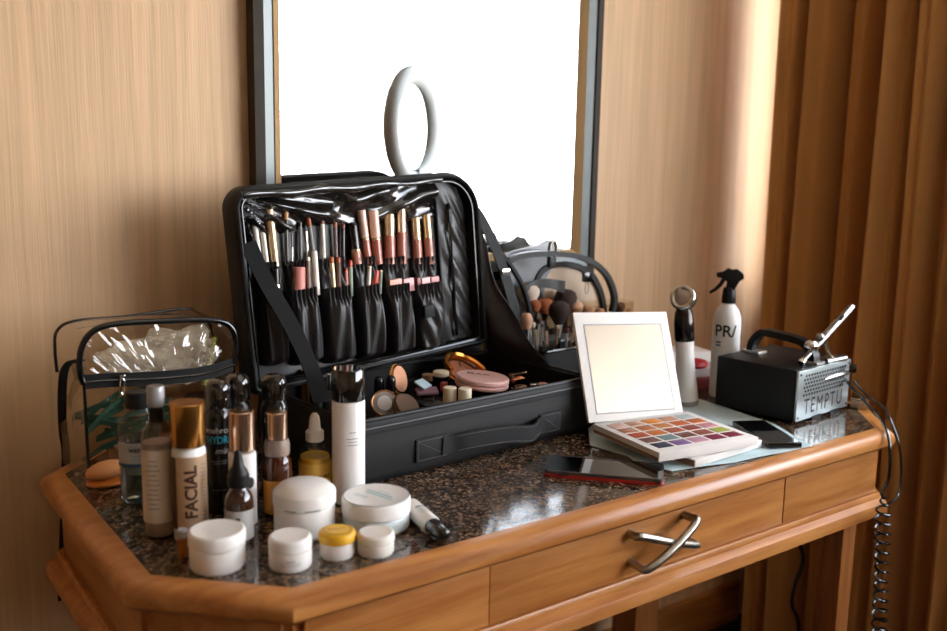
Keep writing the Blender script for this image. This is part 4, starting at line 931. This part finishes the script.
brush('slim pale handled brush in front of the big black brush', (558, 325), .008, 4.5, (.006, .0030), CREAM, RGOLD, HWH, y=1.215, fer=.4)
brush('thin brush right of the big black brush', (567, 328), -.004, 4, (.010, .0040), BLK, STEEL, HBRN, fer=.4)
brush('pale ferrule brush leaning towards the white palette', (574, 325), -.010, 6, (.010, .0040), YEL, RGOLD, HWH, fer=.45)
brush('rightmost ochre handled brush in the holder', (579, 322), -.008, 6, (.012, .0045), YEL, RGOLD, HPK, fer=.42)
b = nb(); pa = Y(533, 318, 1.252); Mx = Matrix.Translation((pa.x+.010, 1.252, ZT+.075)) @ Matrix.Rotation(CA, 4, 'Z') @ Matrix.Rotation(math.radians(-4), 4, 'X')
t = thing('pocket_mirror', 'small rectangular dark-edged mirror standing behind the brushes', 'hand mirror', (0, 0, 0)); t.matrix_world = Mx; t.rotation_euler = Mx.to_euler(); t.location = Mx.translation
box(b, (-.028, -.002, -.06), (.022, .002, .068), .001); obj('mirror_back', b, mat('navy_plastic', '#1d2b3c', .3), t)
b = nb(); box(b, (-.025, -.0026, -.056), (.019, -.0019, .062)); obj('mirror_face', b, MATS['mirror_silver'], t, smooth=False)

# ================================================================== BLACK HANDLED VANITY BAG AT THE WALL
vb = thing('vanity_bag', 'black trimmed vanity bag with arched handles against the wall below the mirror', 'bag', (1.16, 1.35, ZT+.0003))
def V3(px, py, y): return Y(px, py, y)-Vector((1.16, 1.35, ZT+.0003))
y0v, y1v = 1.315, 1.375
b = nb(); R = ringprof(b, rrect(-.135, y0v-1.35, .222, y1v-1.35, .015), [(0, 0), (0, .10), (-.003, .102), (-.003, .003)]); b.faces.new(R[0][::-1]); b.faces.new(R[-1]); obj('bag_body', b, NYL, vb)
b = nb(); R = ringprof(b, rrect(-.135, y0v-1.35, .222, y1v-1.35, .015), [(-.001, .10), (.0, .150)], False); obj('clear_wall', b, PVC, vb)
pt = [V3(512, 330, y0v), V3(505, 285, y0v), V3(506, 264, y0v), V3(525, 255, y0v), V3(560, 254, y0v), V3(588, 260, y0v), V3(606, 275, y0v), V3(614, 296, y0v), V3(612, 312, y0v)]
b = nb(); band(b, spline(pt, 8), .012, .010, (0, 1, 0)); obj('handle', b, BLKM, vb)
pt = [V3(540, 300, y1v), V3(536, 282, y1v), V3(545, 268, y1v), V3(566, 264, y1v), V3(588, 272, y1v), V3(600, 292, y1v), V3(604, 316, y1v)]
b = nb(); band(b, spline(pt, 8), .011, .011, (0, 1, 0)); obj('handle', b, BLKM, vb)
pt = [V3(500, 252, y0v-.01), V3(512, 268, y0v-.01), V3(524, 290, y0v-.01), V3(531, 318, y0v-.01), V3(536, 345, y0v)]
b = nb(); band(b, spline(pt, 8), .010, .006, (0, 1, 0)); obj('loop_strap', b, WEB, vb)
b = nb(); pa, pb = V3(524, 281, 1.33), V3(566, 290, 1.33); grid(b, lambda s, q: Vector((pa.x+(pb.x-pa.x)*s, pa.y+.004*math.sin(s*7), pb.z+(pa.z-pb.z)*q*(.5+.5*s)+.008*math.sin(s*4))), 16, 6, thick=.003); obj('top_flap', b, NYL, vb)
ce = V3(553, 250, 1.325); b = nb(); tube(b, [ce+Vector((.0085*math.cos(a_), 0, .017*math.sin(a_))) for a_ in [2*PI*k/24 for k in range(24)]], .0038, 10, True); obj('buckle', b, mat('pewter', '#8d8a80', .3, 1), vb)
b = nb(); box(b, (ce.x-.010, ce.y-.004, ce.z-.034), (ce.x+.006, ce.y+.006, ce.z-.012), .003); obj('buckle_tab', b, BLKM, vb)
ce = V3(587, 276, 1.325); b = nb(); box(b, (ce.x-.010, ce.y-.005, ce.z-.012), (ce.x+.008, ce.y+.005, ce.z+.008), .003); obj('zip_slider', b, BLK, vb)
b = nb(); tube(b, [ce+Vector((.001+.0045*math.cos(a_), 0, -.024+.012*math.sin(a_))) for a_ in [2*PI*k/20 for k in range(20)]], .0012, 6, True); obj('pull_ring', b, STEEL, vb)
b = nb(); poly = [(V3(px, py, y1v+.004).x, V3(px, py, y1v+.004).z) for px, py in ((541, 330), (541, 300), (545, 280), (552, 262), (570, 264), (587, 274), (598, 292), (602, 316), (602, 330))]
prism(b, poly[::-1], y1v-1.35+.003, y1v-1.35+.0045, M=Matrix(((1, 0, 0, 0), (0, 0, 1, 0), (0, 1, 0, 0), (0, 0, 0, 1)))); obj('frosted_glare_block', b, mat('frosted_beige', '#d9bfa4', .35), vb, smooth=False)  # bag's beige sheet, added also to block mirror glare on the granite
b = nb(); poly = [(V3(px, py, y1v).x, V3(px, py, y1v).z) for px, py in ((502, 335), (501, 256), (512, 251), (526, 248), (538, 245), (546, 239), (554, 241), (560, 252), (545, 280), (541, 335))]
prism(b, poly, y1v-1.35-.001, y1v-1.35+.0015, M=Matrix(((1, 0, 0, 0), (0, 0, 1, 0), (0, 1, 0, 0), (0, 0, 0, 1)))); obj('frosted_glare_block', b, mat('frosted_grey', '#8d9094', .2), vb, smooth=False)  # grey bag sheet, raised on top to block mirror glare on the granite
# brush heads and pots rising out of it
gv = 'brushes and puffs in the vanity bag'
def vtop(label, px, py, r, hm, z=None, y=1.345, sq=1.0):
    T = Y(px, py, y); Fz = Vector((T.x, y, ZT+.010)); L = (T-Fz).length
    t = thing('powder_brush', label, 'makeup brush', Fz, group=gv)
    part(t, 'handle', [(0, 0), (.004, 0), (.0055, L*.5), (.005, L-2.6*r), (0, L-2.6*r)], BLK, seg=14)
    part(t, 'ferrule', [(0, L-2.7*r), (.0055, L-2.7*r), (r*.62, L-1.8*r), (0, L-1.8*r)], RGOLD, seg=18)
    part(t, 'bristles', [(0, L-1.8*r), (r*.62, L-1.8*r), (r*.95, L-1.1*r), (r, L-.75*r), (r*.85, L-.3*r), (r*.5, L-.06*r), (0, L)], hm, seg=24)
vtop('wide dark brown powder brush standing in the vanity bag', 566, 289, 0.0230, mat('bristle_dark_brown', '#3a2a26', .9, bump=.8, bscale=900))
vtop('rust-coloured brush head left of the dark powder brush', 545, 298, 0.0162, mat('bristle_rust', '#94502f', .9, bump=.8, bscale=900), y=1.335)
vtop('small rust brush head farthest left in the vanity bag', 535, 300, 0.0121, mat('bristle_rust', '#94502f', .9), y=1.33)
vtop('peach puff brush right of the dark powder brush', 576, 301, 0.0149, HPK, y=1.33)
vtop('rosy tan brush head near the right arch of the vanity bag', 588, 305, 0.0135, HPK, y=1.345)
vtop('tan brush head right of the arch foot', 600, 308, 0.0108, HPK, y=1.33)
vtop('dark brown brush head at the right end beside the wall', 620, 302, 0.0121, HBRN, y=1.355)
vtop('small peach puff rightmost, at the palette lid corner', 630, 308, 0.0081, HPK, y=1.355)
vtop('pale round puff behind the loop strap of the vanity bag', 529, 282, 0.0216, HWH, y=1.35)

# ================================================================== PHONE
PA, PB, PC, PD_ = D(543, 475, .002), D(664, 485, .002), D(666, 470, .002), D(552, 453, .008)
ang = math.atan2(PB.y-PA.y, PB.x-PA.x)
ph = thing('smartphone', 'smartphone in a red case lying face up in front of the makeup case', 'phone', ((PA.x+PB.x)/2, (PA.y+PB.y)/2, ZT+.0003), ang)
Lp, Wp = (PB-PA).length, .072
b = nb(); prism(b, rrect(-Lp/2, 0, Lp/2, Wp, .009), 0, .0042, bev=.001); obj('case_shell', b, mat('red_case', '#b3231c', .3, coat=.4), ph)
b = nb(); ringprof(b, rrect(-Lp/2+.001, .001, Lp/2-.001, Wp-.001, .008), [(.0008, .0042), (.0008, .0090), (-.0022, .0090), (-.0022, .0042)]); obj('bumper', b, mat('smoke_bumper', '#5e5552', .15, trans=.4), ph)
b = nb(); prism(b, rrect(-Lp/2+.003, .003, Lp/2-.003, Wp-.003, .007), .0062, .0084); obj('screen', b, mat('screen_glass', '#050505', .04, coat=.8), ph, smooth=False)
b = nb(); box(b, (Lp/2-.012, -.0006, .002), (Lp/2-.004, .0, .005)); box(b, (-Lp/2+.02, -.0006, .0025), (-Lp/2+.035, 0, .0045)); obj('side_button', b, mat('dark_red', '#5e120f', .3), ph)

# ================================================================== PAPER, PALETTES
b = nb(); po = [D(588, 430), D(590, 446), D(627, 457), D(640, 466), D(672, 472), D(735, 463), D(812, 447), D(772, 424), D(700, 400), D(655, 398), D(610, 410)]
me_po = [(p.x, p.y) for p in po]
prism(b, me_po, ZT+.0006, ZT+.0016)
bmesh.ops.triangulate(b, faces=b.faces[:]); bmesh.ops.subdivide_edges(b, edges=b.edges[:], cuts=6, use_grid_fill=True)
for v in b.verts:
    rim_ = 0
    v.co.z += .0008*(1+math.sin(v.co.x*60+v.co.y*35))*.6
tag(obj('cleaning_cloth', b, mat('pale_teal_cloth', '#c0d3d6', .55)), 'pale blue-green sheet spread under the eyeshadow palettes', 'cloth')
# lower palette
c_ = D(695, 469, .001); d1 = (D(762, 448, .001)-c_).normalized(); d0 = (D(609, 443, .001)-c_).normalized()
a1 = math.atan2(d1.y, d1.x)
lowp = thing('eyeshadow_palette', 'closed white palette lying crosswise under the open one', 'palette', (c_.x, c_.y, ZT+.0030), a1)
b = nb(); box(b, (0, 0, 0), (.165, .150, .011), .0008); obj('palette_body', b, WHTM, lowp)
b = nb(); box(b, (-.0004, .002, .0015), (.02, .148, .0095)); obj('brown_edge', b, mat('brown_card', '#8d6d55', .6), lowp, smooth=False)
# black lacquered case
bb = [D(728, 424, .004), D(770, 452, .004), D(797, 444, .004), D(772, 425, .004)]
cen = sum(bb, Vector())/4; e1 = (bb[1]-bb[0]).normalized(); a2 = math.atan2(e1.y, e1.x)
t = thing('lash_case', 'flat glossy black case on the sheet beside the open palette', 'case', (cen.x, cen.y, ZT+.0032), a2)
b = nb(); box(b, (-.066, -.028, 0), (.062, .028, .0075), .001); obj('case_body', b, BLK, t)
b = nb(); box(b, (-.002, -.025, .0075), (.058, .025, .0080)); obj('grey_reflection', b, mat('painted_reflection', '#4a4744', .12, coat=.6), t)  # grey patch painted as a reflection on the glossy black top
# open palette
z0 = .0150
q = [D(596, 422, z0+.014), D(688, 411, z0+.014), D(757, 437, z0+.014), D(657, 455, z0+.014)]
e = ((q[1]-q[0]).normalized()+(q[2]-q[3]).normalized()); pa_ = math.atan2(e.y, e.x)
PWd = ((q[1]-q[0]).length+(q[2]-q[3]).length)/2; PDp = ((q[0]-q[3]).length+(q[1]-q[2]).length)/2
cen = sum(q, Vector())/4
pal = thing('eyeshadow_palette', 'open white palette of twenty-five eyeshadows with a mirror lid', 'palette', (cen.x, cen.y, ZT+z0), pa_)
PWd, PDp = .186, .160
b = nb(); box(b, (-PWd/2, -PDp/2, 0), (PWd/2, PDp/2, .014), .001); obj('palette_body', b, WHTM, pal)
b = nb(); box(b, (-PWd/2-.0003, -PDp/2+.002, .001), (-PWd/2+.01, PDp/2-.002, .006)); obj('card_edge', b, mat('brown_card', '#8d6d55', .6), pal, smooth=False)
cols = ['#c79f92', '#c99a7c', '#d78a3a', '#c99678', '#b9c3c0',
        '#a56a4e', '#a9663a', '#c07a45', '#c2602a', '#cf7038',
        '#a8492f', '#b8672a', '#a5512f', '#a0493a', '#c98a90',
        '#6f4740', '#6b7f80', '#6d3a2e', '#8a4c38', '#a5a94e',
        '#20243c', '#7c5a93', '#b98a9a', '#7e1f3a', '#74182e']
gx0, gx1, gy0, gy1 = -PWd/2+.010, PWd/2-.010, -PDp/2+.014, PDp/2-.012
for i in range(25):
    rr, cc = divmod(i, 5); sx, sy = (gx1-gx0)/5, (gy1-gy0)/5
    xa, ya = gx0+cc*sx, gy1-rr*sy
    b = nb(); box(b, (xa+.0028, ya-sy+.0026, .0139), (xa+sx-.0028, ya-.0026, .0146), .0004)
    o = obj('eyeshadow_pan', b, mat('shadow_%s' % cols[i][1:], cols[i], .35 if i % 4 == 1 else .6, metal=.25 if i % 4 == 1 else 0, var=.12, vscale=300), pal)
# lid: leans slightly back from the rear edge
LH = .177; lean = math.radians(23)
Ml = Matrix.Translation((-.004, PDp/2+.004, .010)) @ Matrix.Rotation(-lean, 4, 'X') @ Matrix.Rotation(math.radians(3), 4, 'Y')
b = nb(); box(b, (-PWd/2, 0, 0), (PWd/2, .006, LH), .001); lidp = obj('lid', b, WHTM, pal, M=Ml)
b = nb(); box(b, (-PWd/2+.018, -.0006, .014), (PWd/2-.018, .0004, LH-.022)); obj('lid_mirror', b, mat('reflection_tinted_mirror', '#8f806f', .33, 1), lidp, smooth=False, M=Ml)  # beige tint and blur stand in for a dimmer reflection of the room
b = nb(); ringprof(b, [(-PWd/2+.016, .012), (PWd/2-.016, .012), (PWd/2-.016, LH-.020), (-PWd/2+.016, LH-.020)], [(0, 0), (0, .0006), (-.002, .0006), (-.002, 0)])
obj('mirror_border', b, mat('silver_line', '#8f8d90', .4), lidp, smooth=False, M=Ml @ Matrix(((1, 0, 0, 0), (0, 0, -1, 0), (0, 1, 0, 0), (0, 0, 0, 1))))

# ================================================================== FACIAL BRUSH DEVICE
x, y = 1.270, 1.074
t = thing('facial_brush', 'white electric facial brush with chrome ring head standing behind the palette', 'facial brush', P2(x, y))
t.rotation_euler = Matrix.Rotation(math.radians(-5), 3, Vector((x, y, 0)).normalized()).to_euler()
part(t, 'foot', [(0, 0), (.0165, 0), (0.0207, .002), (0.0203, .010), (0, .010)], mat('grey_foot', '#8c8480', .4))
part(t, 'handle', [(0, .010), (0.0203, .010), (0.0195, .03), (0.0171, .06), (0.0159, .09), (0.0163, .118), (0, .118)], WHT)
part(t, 'grip', [(0, .118), (0.0163, .118), (0.0177, .122), (0.0179, .150), (0.0159, .168), (0.0130, .176), (0, .178)], mat('dark_chrome', '#3a3634', .12, .9))
a = toward(x, y)
Mh = Matrix.Translation((0, 0, .196)) @ Matrix.Rotation(a-.35, 4, 'Z') @ Matrix.Rotation(math.radians(68), 4, 'Y')
b = nb(); lathe(b, [(0, -.026), (.012, -.026), (.018, -.020), (.0215, -.008), (.0215, .000), (0, .0)], seg=36); obj('head_shell', b, MATS['dark_chrome'], t, M=Mh)
b = nb(); tube(b, [Vector((.0185*math.cos(2*PI*k/32), .0185*math.sin(2*PI*k/32), .002)) for k in range(32)], .0055, 10, True); obj('chrome_ring', b, CHR, t, M=Mh)
b = nb(); lathe(b, [(0, 0), (.014, 0), (.014, .004), (.010, .007), (0, .0085)], seg=30); obj('brush_pad', b, mat('beige_pad', '#b8a89a', .25, .5), t, M=Mh)

# ================================================================== SPRAY BOTTLE
x, y = 1.380, 1.083; a = toward(x, y)
t = thing('spray_bottle', 'white spray bottle with black trigger head behind the black compressor', 'spray bottle', P2(x, y))
r = .0262; t.scale = (.97, .97, .97)
part(t, 'bottle_body', [(0, 0), (r-.003, 0), (r, .003), (r, .146), (r*.96, .158), (r*.8, .170), (r*.55, .178), (.0115, .181), (.0115, .184), (0, .184)], WHT)
part(t, 'collar', [(0, .183), (.0125, .183), (.0135, .185), (.0125, .205), (.0105, .213), (0, .213)], BLKM)
text_cyl('PR/', .031, r+.0004, a-.10, .131, mat('black_ink', '#15110f', .5), t, bold=.0006)
lines_cyl(r+.0004, a-.55, [(.110, .010, .003, 0), (.104, .010, .003, 0)], mat('black_ink', '#15110f', .5), t)
# trigger head: outline in a vertical plane, thick
e = Vector((math.cos(a+PI/2), math.sin(a+PI/2), 0))   # to the viewer's right
Mt = Matrix(((e.x, 0, -math.cos(a)*-1, 0), (e.y, 0, math.sin(a), 0), (0, 1, 0, 0), (0, 0, 0, 1)))
Mt = Matrix(((e.x, 0, math.cos(a), 0), (e.y, 0, math.sin(a), 0), (0, 1, 0, 0), (0, 0, 0, 1)))
out = [(-.007, .208), (-.005, .224), (-.014, .231), (-.024, .232), (-.025, .240), (-.014, .242), (-.004, .250), (.004, .247), (.012, .249), (.024, .240), (.026, .232), (.018, .226), (.009, .208)]
b = nb(); prism(b, out, -.009, .009, M=Mt, bev=.0015); hd = obj('trigger_head', b, BLKM, t)
b = nb(); prism(b, [(-.013, .236), (-.018, .222), (-.027, .211), (-.037, .203), (-.035, .199), (-.024, .205), (-.013, .216), (-.006, .230)], -.005, .005, M=Mt, bev=.001); obj('trigger', b, BLKM, hd)

# boxes between device and bottle
p = D(703, 398, 0)
b = nb(); box(b, (0, 0, 0), (.11, .06, .022), .002); tag(obj('gift_box', b, mat('brick_box', '#8b3b35', .5), M=Matrix.Translation((1.36, 1.145, ZT+.0005)) @ Matrix.Rotation(-.25, 4, 'Z')), 'dull red box at the bottom of the small stack behind the spray bottle', 'box')
b = nb(); box(b, (0, 0, 0), (.10, .055, .016), .002); tag(obj('gift_box', b, mat('white_box', '#cfc5be', .5), M=Matrix.Translation((1.365, 1.15, ZT+.023)) @ Matrix.Rotation(-.22, 4, 'Z')), 'white box in the small stack behind the spray bottle, under the red pouch', 'box')
b = nb(); lathe(b, [(0, 0), (.02, 0), (.024, .005), (.02, .012), (.01, .0155), (0, .016)], seg=24); tag(obj('red_pouch', b, mat('bright_red', '#b5121c', .5), M=Matrix.Translation((1.395, 1.165, ZT+.0395)) @ Matrix.Scale(1.2, 4, (1, 0, 0))), 'small bright red pouch between the facial brush and the spray bottle', 'pouch')
b = nb(); box(b, (0, 0, 0), (.12, .07, .05), .002); tag(obj('tissue_box', b, mat('white_card', '#d6ccc4', .6), M=Matrix.Translation((1.39, 1.25, ZT+.0005)) @ Matrix.Rotation(-.3, 4, 'Z')), 'white carton behind the red pouch near the wall', 'box')

# ================================================================== AIRBRUSH COMPRESSOR
K0 = Vector((1.318, .884, ZT+.0003)); ka = math.radians(5)
kc = thing('airbrush_compressor', 'black box compressor with carrying handle and silver perforated front', 'compressor', K0, ka)
KW, KD, KH = .180, .157, .094
b = nb(); box(b, (0, .003, .004), (KW, KD, KH), .003); obj('housing', b, mat('compressor_black', '#0a0908', .5, spec=.3), kc)
b = nb()
for fx in (.02, KW-.02):
    for fy_ in (.02, KD-.02): lathe(b, [(0, 0), (.007, 0), (.008, .005), (0, .005)], c=(fx, fy_, 0), seg=16)
obj('rubber_feet', b, BLKM, kc)
b = nb(); box(b, (.002, -.0012, .006), (KW-.002, .003, KH-.002), .0008); pl = obj('front_plate', b, mat('silver_plate', '#b9c2c2', .3, .75), kc)
b = nb()
nxh, nzh = 16, 6
for j in range(nzh):
    for i in range(nxh):
        cx = .022+i*.0088+(.0044 if j % 2 else 0); cz = .049+j*.0066
        vs = [b.verts.new((cx+.0032*math.cos(PI/3*k), -.0016, cz+.0025*math.sin(PI/3*k))) for k in range(6)]; b.faces.new(vs)
obj('vent_holes', b, mat('hole_black', '#151312', .8), pl, smooth=False)
text_flat('TEMPTU', .038, Matrix.Translation((KW/2, -.0016, .0270)) @ Matrix.Rotation(PI/2, 4, 'X') @ Matrix.Scale(.78, 4, (1, 0, 0)), mat('plate_ink', '#2b2a2b', .5), pl, spacing=1.28)
b = nb()
for fx in (.008, KW-.008):
    for fz in (.012, KH-.008): lathe(b, [(0, 0), (.002, 0), (.002, .001), (0, .001)], seg=10, M=Matrix.Translation((fx, -.0012, fz)) @ Matrix.Rotation(PI/2, 4, 'X'))
obj('screw', b, BLKM, pl)
b = nb(); box(b, (.055, -.002, .0), (.085, .002, .008)); box(b, (.118, -.002, 0), (.150, .002, .008)); obj('plate_notch', b, BLKM, pl, smooth=False)
# handle arch along the depth of the box
hx_ = KW*.46
pts = spline([(hx_, KD-.018, KH-.002), (hx_, KD-.020, KH+.018), (hx_, KD-.034, KH+.036), (hx_, KD-.05, KH+.040), (hx_, .055, KH+.036), (hx_, .034, KH+.030), (hx_, .020, KH+.014), (hx_, .018, KH-.002)], 6)
b = nb(); sweep(b, pts, [(-.006, -.010), (.006, -.010), (.006, .010), (-.006, .010)], False, (1, 0, 0)); kh = obj('carry_handle', b, BLKM, kc)
b = nb(); box(b, (hx_-.014, KD-.04, KH-.001), (hx_+.014, KD-.004, KH+.004), .001); obj('handle_plate', b, STEEL, kc)
b = nb(); box(b, (hx_-.014, .004, KH-.001), (hx_+.014, .038, KH+.004), .001); obj('handle_plate', b, STEEL, kc)
b = nb(); box(b, (.11, .004, KH-.001), (.17, .03, KH+.004), .002); obj('top_bracket', b, STEEL, kc)
# airbrush gun resting on the compressor
ya_ = .905
G = lambda px, py, y=ya_: Y(px, py, y)
n0, n1 = G(801, 363), G(852, 306)
d = (n1-n0).normalized(); L = (n1-n0).length
ab = thing('airbrush_gun', 'silver airbrush gun resting at a slant on top of the compressor', 'airbrush', n0)
ab.rotation_mode = 'QUATERNION'; qd = Vector((0, 0, 1)).rotation_difference(d); ab.rotation_quaternion = qd; qi = qd.inverted()
def loc(p): return qi @ (p-n0)
SIL = mat('satin_silver', '#9c9994', .3, 1)
part(ab, 'barrel', [(0, 0), (0.00402, 0), (0.00552, .003), (0.00506, .008), (0.00345, .012), (0.00391, .030), (0.00575, .045), (0.00644, .060), (0.00644, L*.98), (0.00517, L), (0, L)], SIL, seg=24)
part(ab, 'nozzle_cap', [(0, -.001), (0.00552, -.001), (0.00644, .002), (0.00575, .008), (0, .008)], CHR, seg=24)
b = nb(); cc = loc(n0.lerp(n1, .76)); box(b, (cc.x-.0058, cc.y-.0062, cc.z-.008), (cc.x+.002, cc.y+.0062, cc.z+.008), .002); obj('slot', b, BLKM, ab)
def sph(name, c, r, m, sc_=(1, 1, 1)):
    b = nb(); bmesh.ops.create_uvsphere(b, u_segments=20, v_segments=14, radius=r); bmesh.ops.transform(b, matrix=Matrix.Translation(loc(c)) @ Matrix.Diagonal((*sc_, 1)), verts=b.verts[:]); return obj(name, b, m, ab)
sph('colour_cup', G(811, 346, ya_-.004), .0115, CHR)
sph('trigger_button', G(820, 337), .0072, SIL)
b = nb(); s0, s1, s2 = G(824, 342), G(834, 362), G(843, 377)
tube(b, [loc(v) for v in spline([s0, s1, s2], 6)], .0048, 12, radii=[1.3, 1.25, 1.2, 1, .9, .9, 1.1, 1.15, 1, .9, .7, .8, .9][:13]); obj('air_valve', b, mat('nickel_gold', '#c7b49a', .22, 1), ab)
# regulator knobs and holder bracket
t = thing('airbrush_holder', 'silver clamp with black knob holding the airbrush gun', 'holder', G(826, 378, .90))
h0 = G(826, 378, .90)
b = nb(); tube(b, [G(812, 383, .895)-h0, G(832, 377, .895)-h0, G(848, 372, .895)-h0], .005, 10); obj('clamp_bar', b, STEEL, t)
b = nb(); lathe(b, [(0, 0), (.007, 0), (.008, .003), (.007, .012), (0, .012)], seg=20, M=Matrix.Translation(G(849, 368, .89)-h0) @ Matrix.Rotation(PI/2, 4, 'X') @ Matrix.Rotation(.6, 4, 'Y')); obj('knob', b, BLK, t)
b = nb(); tube(b, [G(826, 362, .90)-h0, G(845, 358, .90)-h0], .0055, 10); obj('clamp_arm', b, SIL, t)
b = nb(); box(b, tuple((G(818, 372, .9)-h0)-Vector((.006, .005, .010))), tuple((G(818, 372, .9)-h0)+Vector((.006, .005, .012))), .001); obj('clamp_post', b, STEEL, t)
# hose: over the desk edge and down in a coil
h = [s2, G(850, 385, .88), G(862, 398, .86), G(875, 412, .83), G(884, 425, .79), G(889, 440, .765), G(890, 460, .757), G(888, 480, .757), G(882, 492, .755), G(883, 498, .752)]
b = nb(); tube(b, spline(h, 8), .0026, 8)
q0 = G(884, 498, .745); q1 = G(879, 640, .745)
N = 640; turns = 15; cp = []
for k in range(N+1):
    f = k/N; c = q0.lerp(q1, f); rr = .0115*(min(1, .3+f*8))*(1+.1*math.sin(f*9)); a_ = 2*PI*turns*(f**.96)
    cp.append(c+Vector((rr*math.cos(a_), rr*math.sin(a_)*.9, .0)))
tube(b, [h[-1].lerp(cp[0], .0)]+cp, .0020, 6)
tag(obj('coiled_hose', b, mat('hose_black', '#0b0b0b', .22, coat=.4)), 'thin black air hose running off the desk corner into a hanging coil', 'hose')
h = [G(853, 380, .90), G(868, 396, .88), G(884, 408, .85), G(892, 424, .82), G(899, 445, .80), G(901, 470, .80), G(898, 496, .79), G(886, 505, .765)]
b = nb(); tube(b, spline(h, 8), .0022, 8); tag(obj('power_cord', b, MATS['hose_black']), 'second black cord from the compressor, looped behind the desk corner', 'cord')
h = [Y(798, 540, 1.15), Y(803, 560, 1.15), Y(795, 585, 1.15), Y(792, 605, 1.15), Y(798, 622, 1.15), Y(800, 660, 1.15)]
b = nb(); tube(b, spline(h, 8), .0045, 8); tag(obj('power_cord', b, mat('cord_black', '#14110f', .5)), 'thick black cable hanging under the desk beside the leg', 'cord')
# little metal case right of the compressor
p = D(862, 409)
t = thing('metal_tin', 'small silver metal box at the right end of the desk', 'tin', (p.x+.01, p.y+.012, ZT+.0003), .5)
b = nb(); box(b, (-.022, -.014, 0), (.022, .014, .016), .002); obj('tin_body', b, STEEL, t)
b = nb(); box(b, (-.022, -.0145, .016), (.022, .0145, .020), .001); obj('tin_lid', b, CHR, t)
p = D(853, 395)
b = nb(); tube(b, [(1.475, .995, ZT+.0083), (1.515, .985, ZT+.0083)], .008, 14); tag(obj('silver_tube', b, STEEL), 'short silver tube lying behind the small metal box', 'tube')

# ================================================================== LIGHT
w = bpy.data.worlds.new('sky'); SC.world = w; w.use_nodes = True; nt = w.node_tree; bg = nt.nodes['Background']
tc = nt.nodes.new('ShaderNodeTexCoord'); sp = nt.nodes.new('ShaderNodeSeparateXYZ'); cr = nt.nodes.new('ShaderNodeValToRGB')
cr.color_ramp.elements[0].position = .54; cr.color_ramp.elements[0].color = (.93, .96, 1, 1); cr.color_ramp.elements[1].position = .70; cr.color_ramp.elements[1].color = (.44, .49, .56, 1)
mp = nt.nodes.new('ShaderNodeMapRange'); mp.inputs[1].default_value = -1
nt.links.new(tc.outputs['Generated'], sp.inputs[0]); nt.links.new(sp.outputs[2], mp.inputs[0]); nt.links.new(mp.outputs[0], cr.inputs[0]); nt.links.new(cr.outputs[0], bg.inputs[0])
bg.inputs[1].default_value = 17.5
ld = bpy.data.lights.new('window_portal', 'AREA'); ld.shape = 'RECTANGLE'; ld.size = WY1-WY0; ld.size_y = WZ1-WZ0
try: ld.cycles.is_portal = True
except Exception as ex: print('portal', ex)
lo = bpy.data.objects.new('window_portal', ld); COL.objects.link(lo); lo.location = (XR+.12, (WY0+WY1)/2, (WZ0+WZ1)/2); lo.rotation_euler = (0, PI/2, 0)
lo.rotation_euler = Vector((-1, 0, 0)).to_track_quat('-Z', 'Z').to_euler()
vs = SC.view_settings; vs.view_transform = 'Standard'; vs.look = 'None'; vs.gamma = 1; vs.use_curve_mapping = False; vs.exposure = 0.0
SC.cycles.max_bounces = 10; SC.cycles.diffuse_bounces = 5; SC.cycles.glossy_bounces = 6; SC.cycles.transparent_max_bounces = 24; SC.cycles.transmission_bounces = 8
SC.cycles.caustics_reflective = False; SC.cycles.caustics_refractive = False; SC.cycles.sample_clamp_indirect = 6
SC.cycles.use_denoising = True
try: SC.cycles.denoiser = 'OPENIMAGEDENOISE'
except Exception: pass
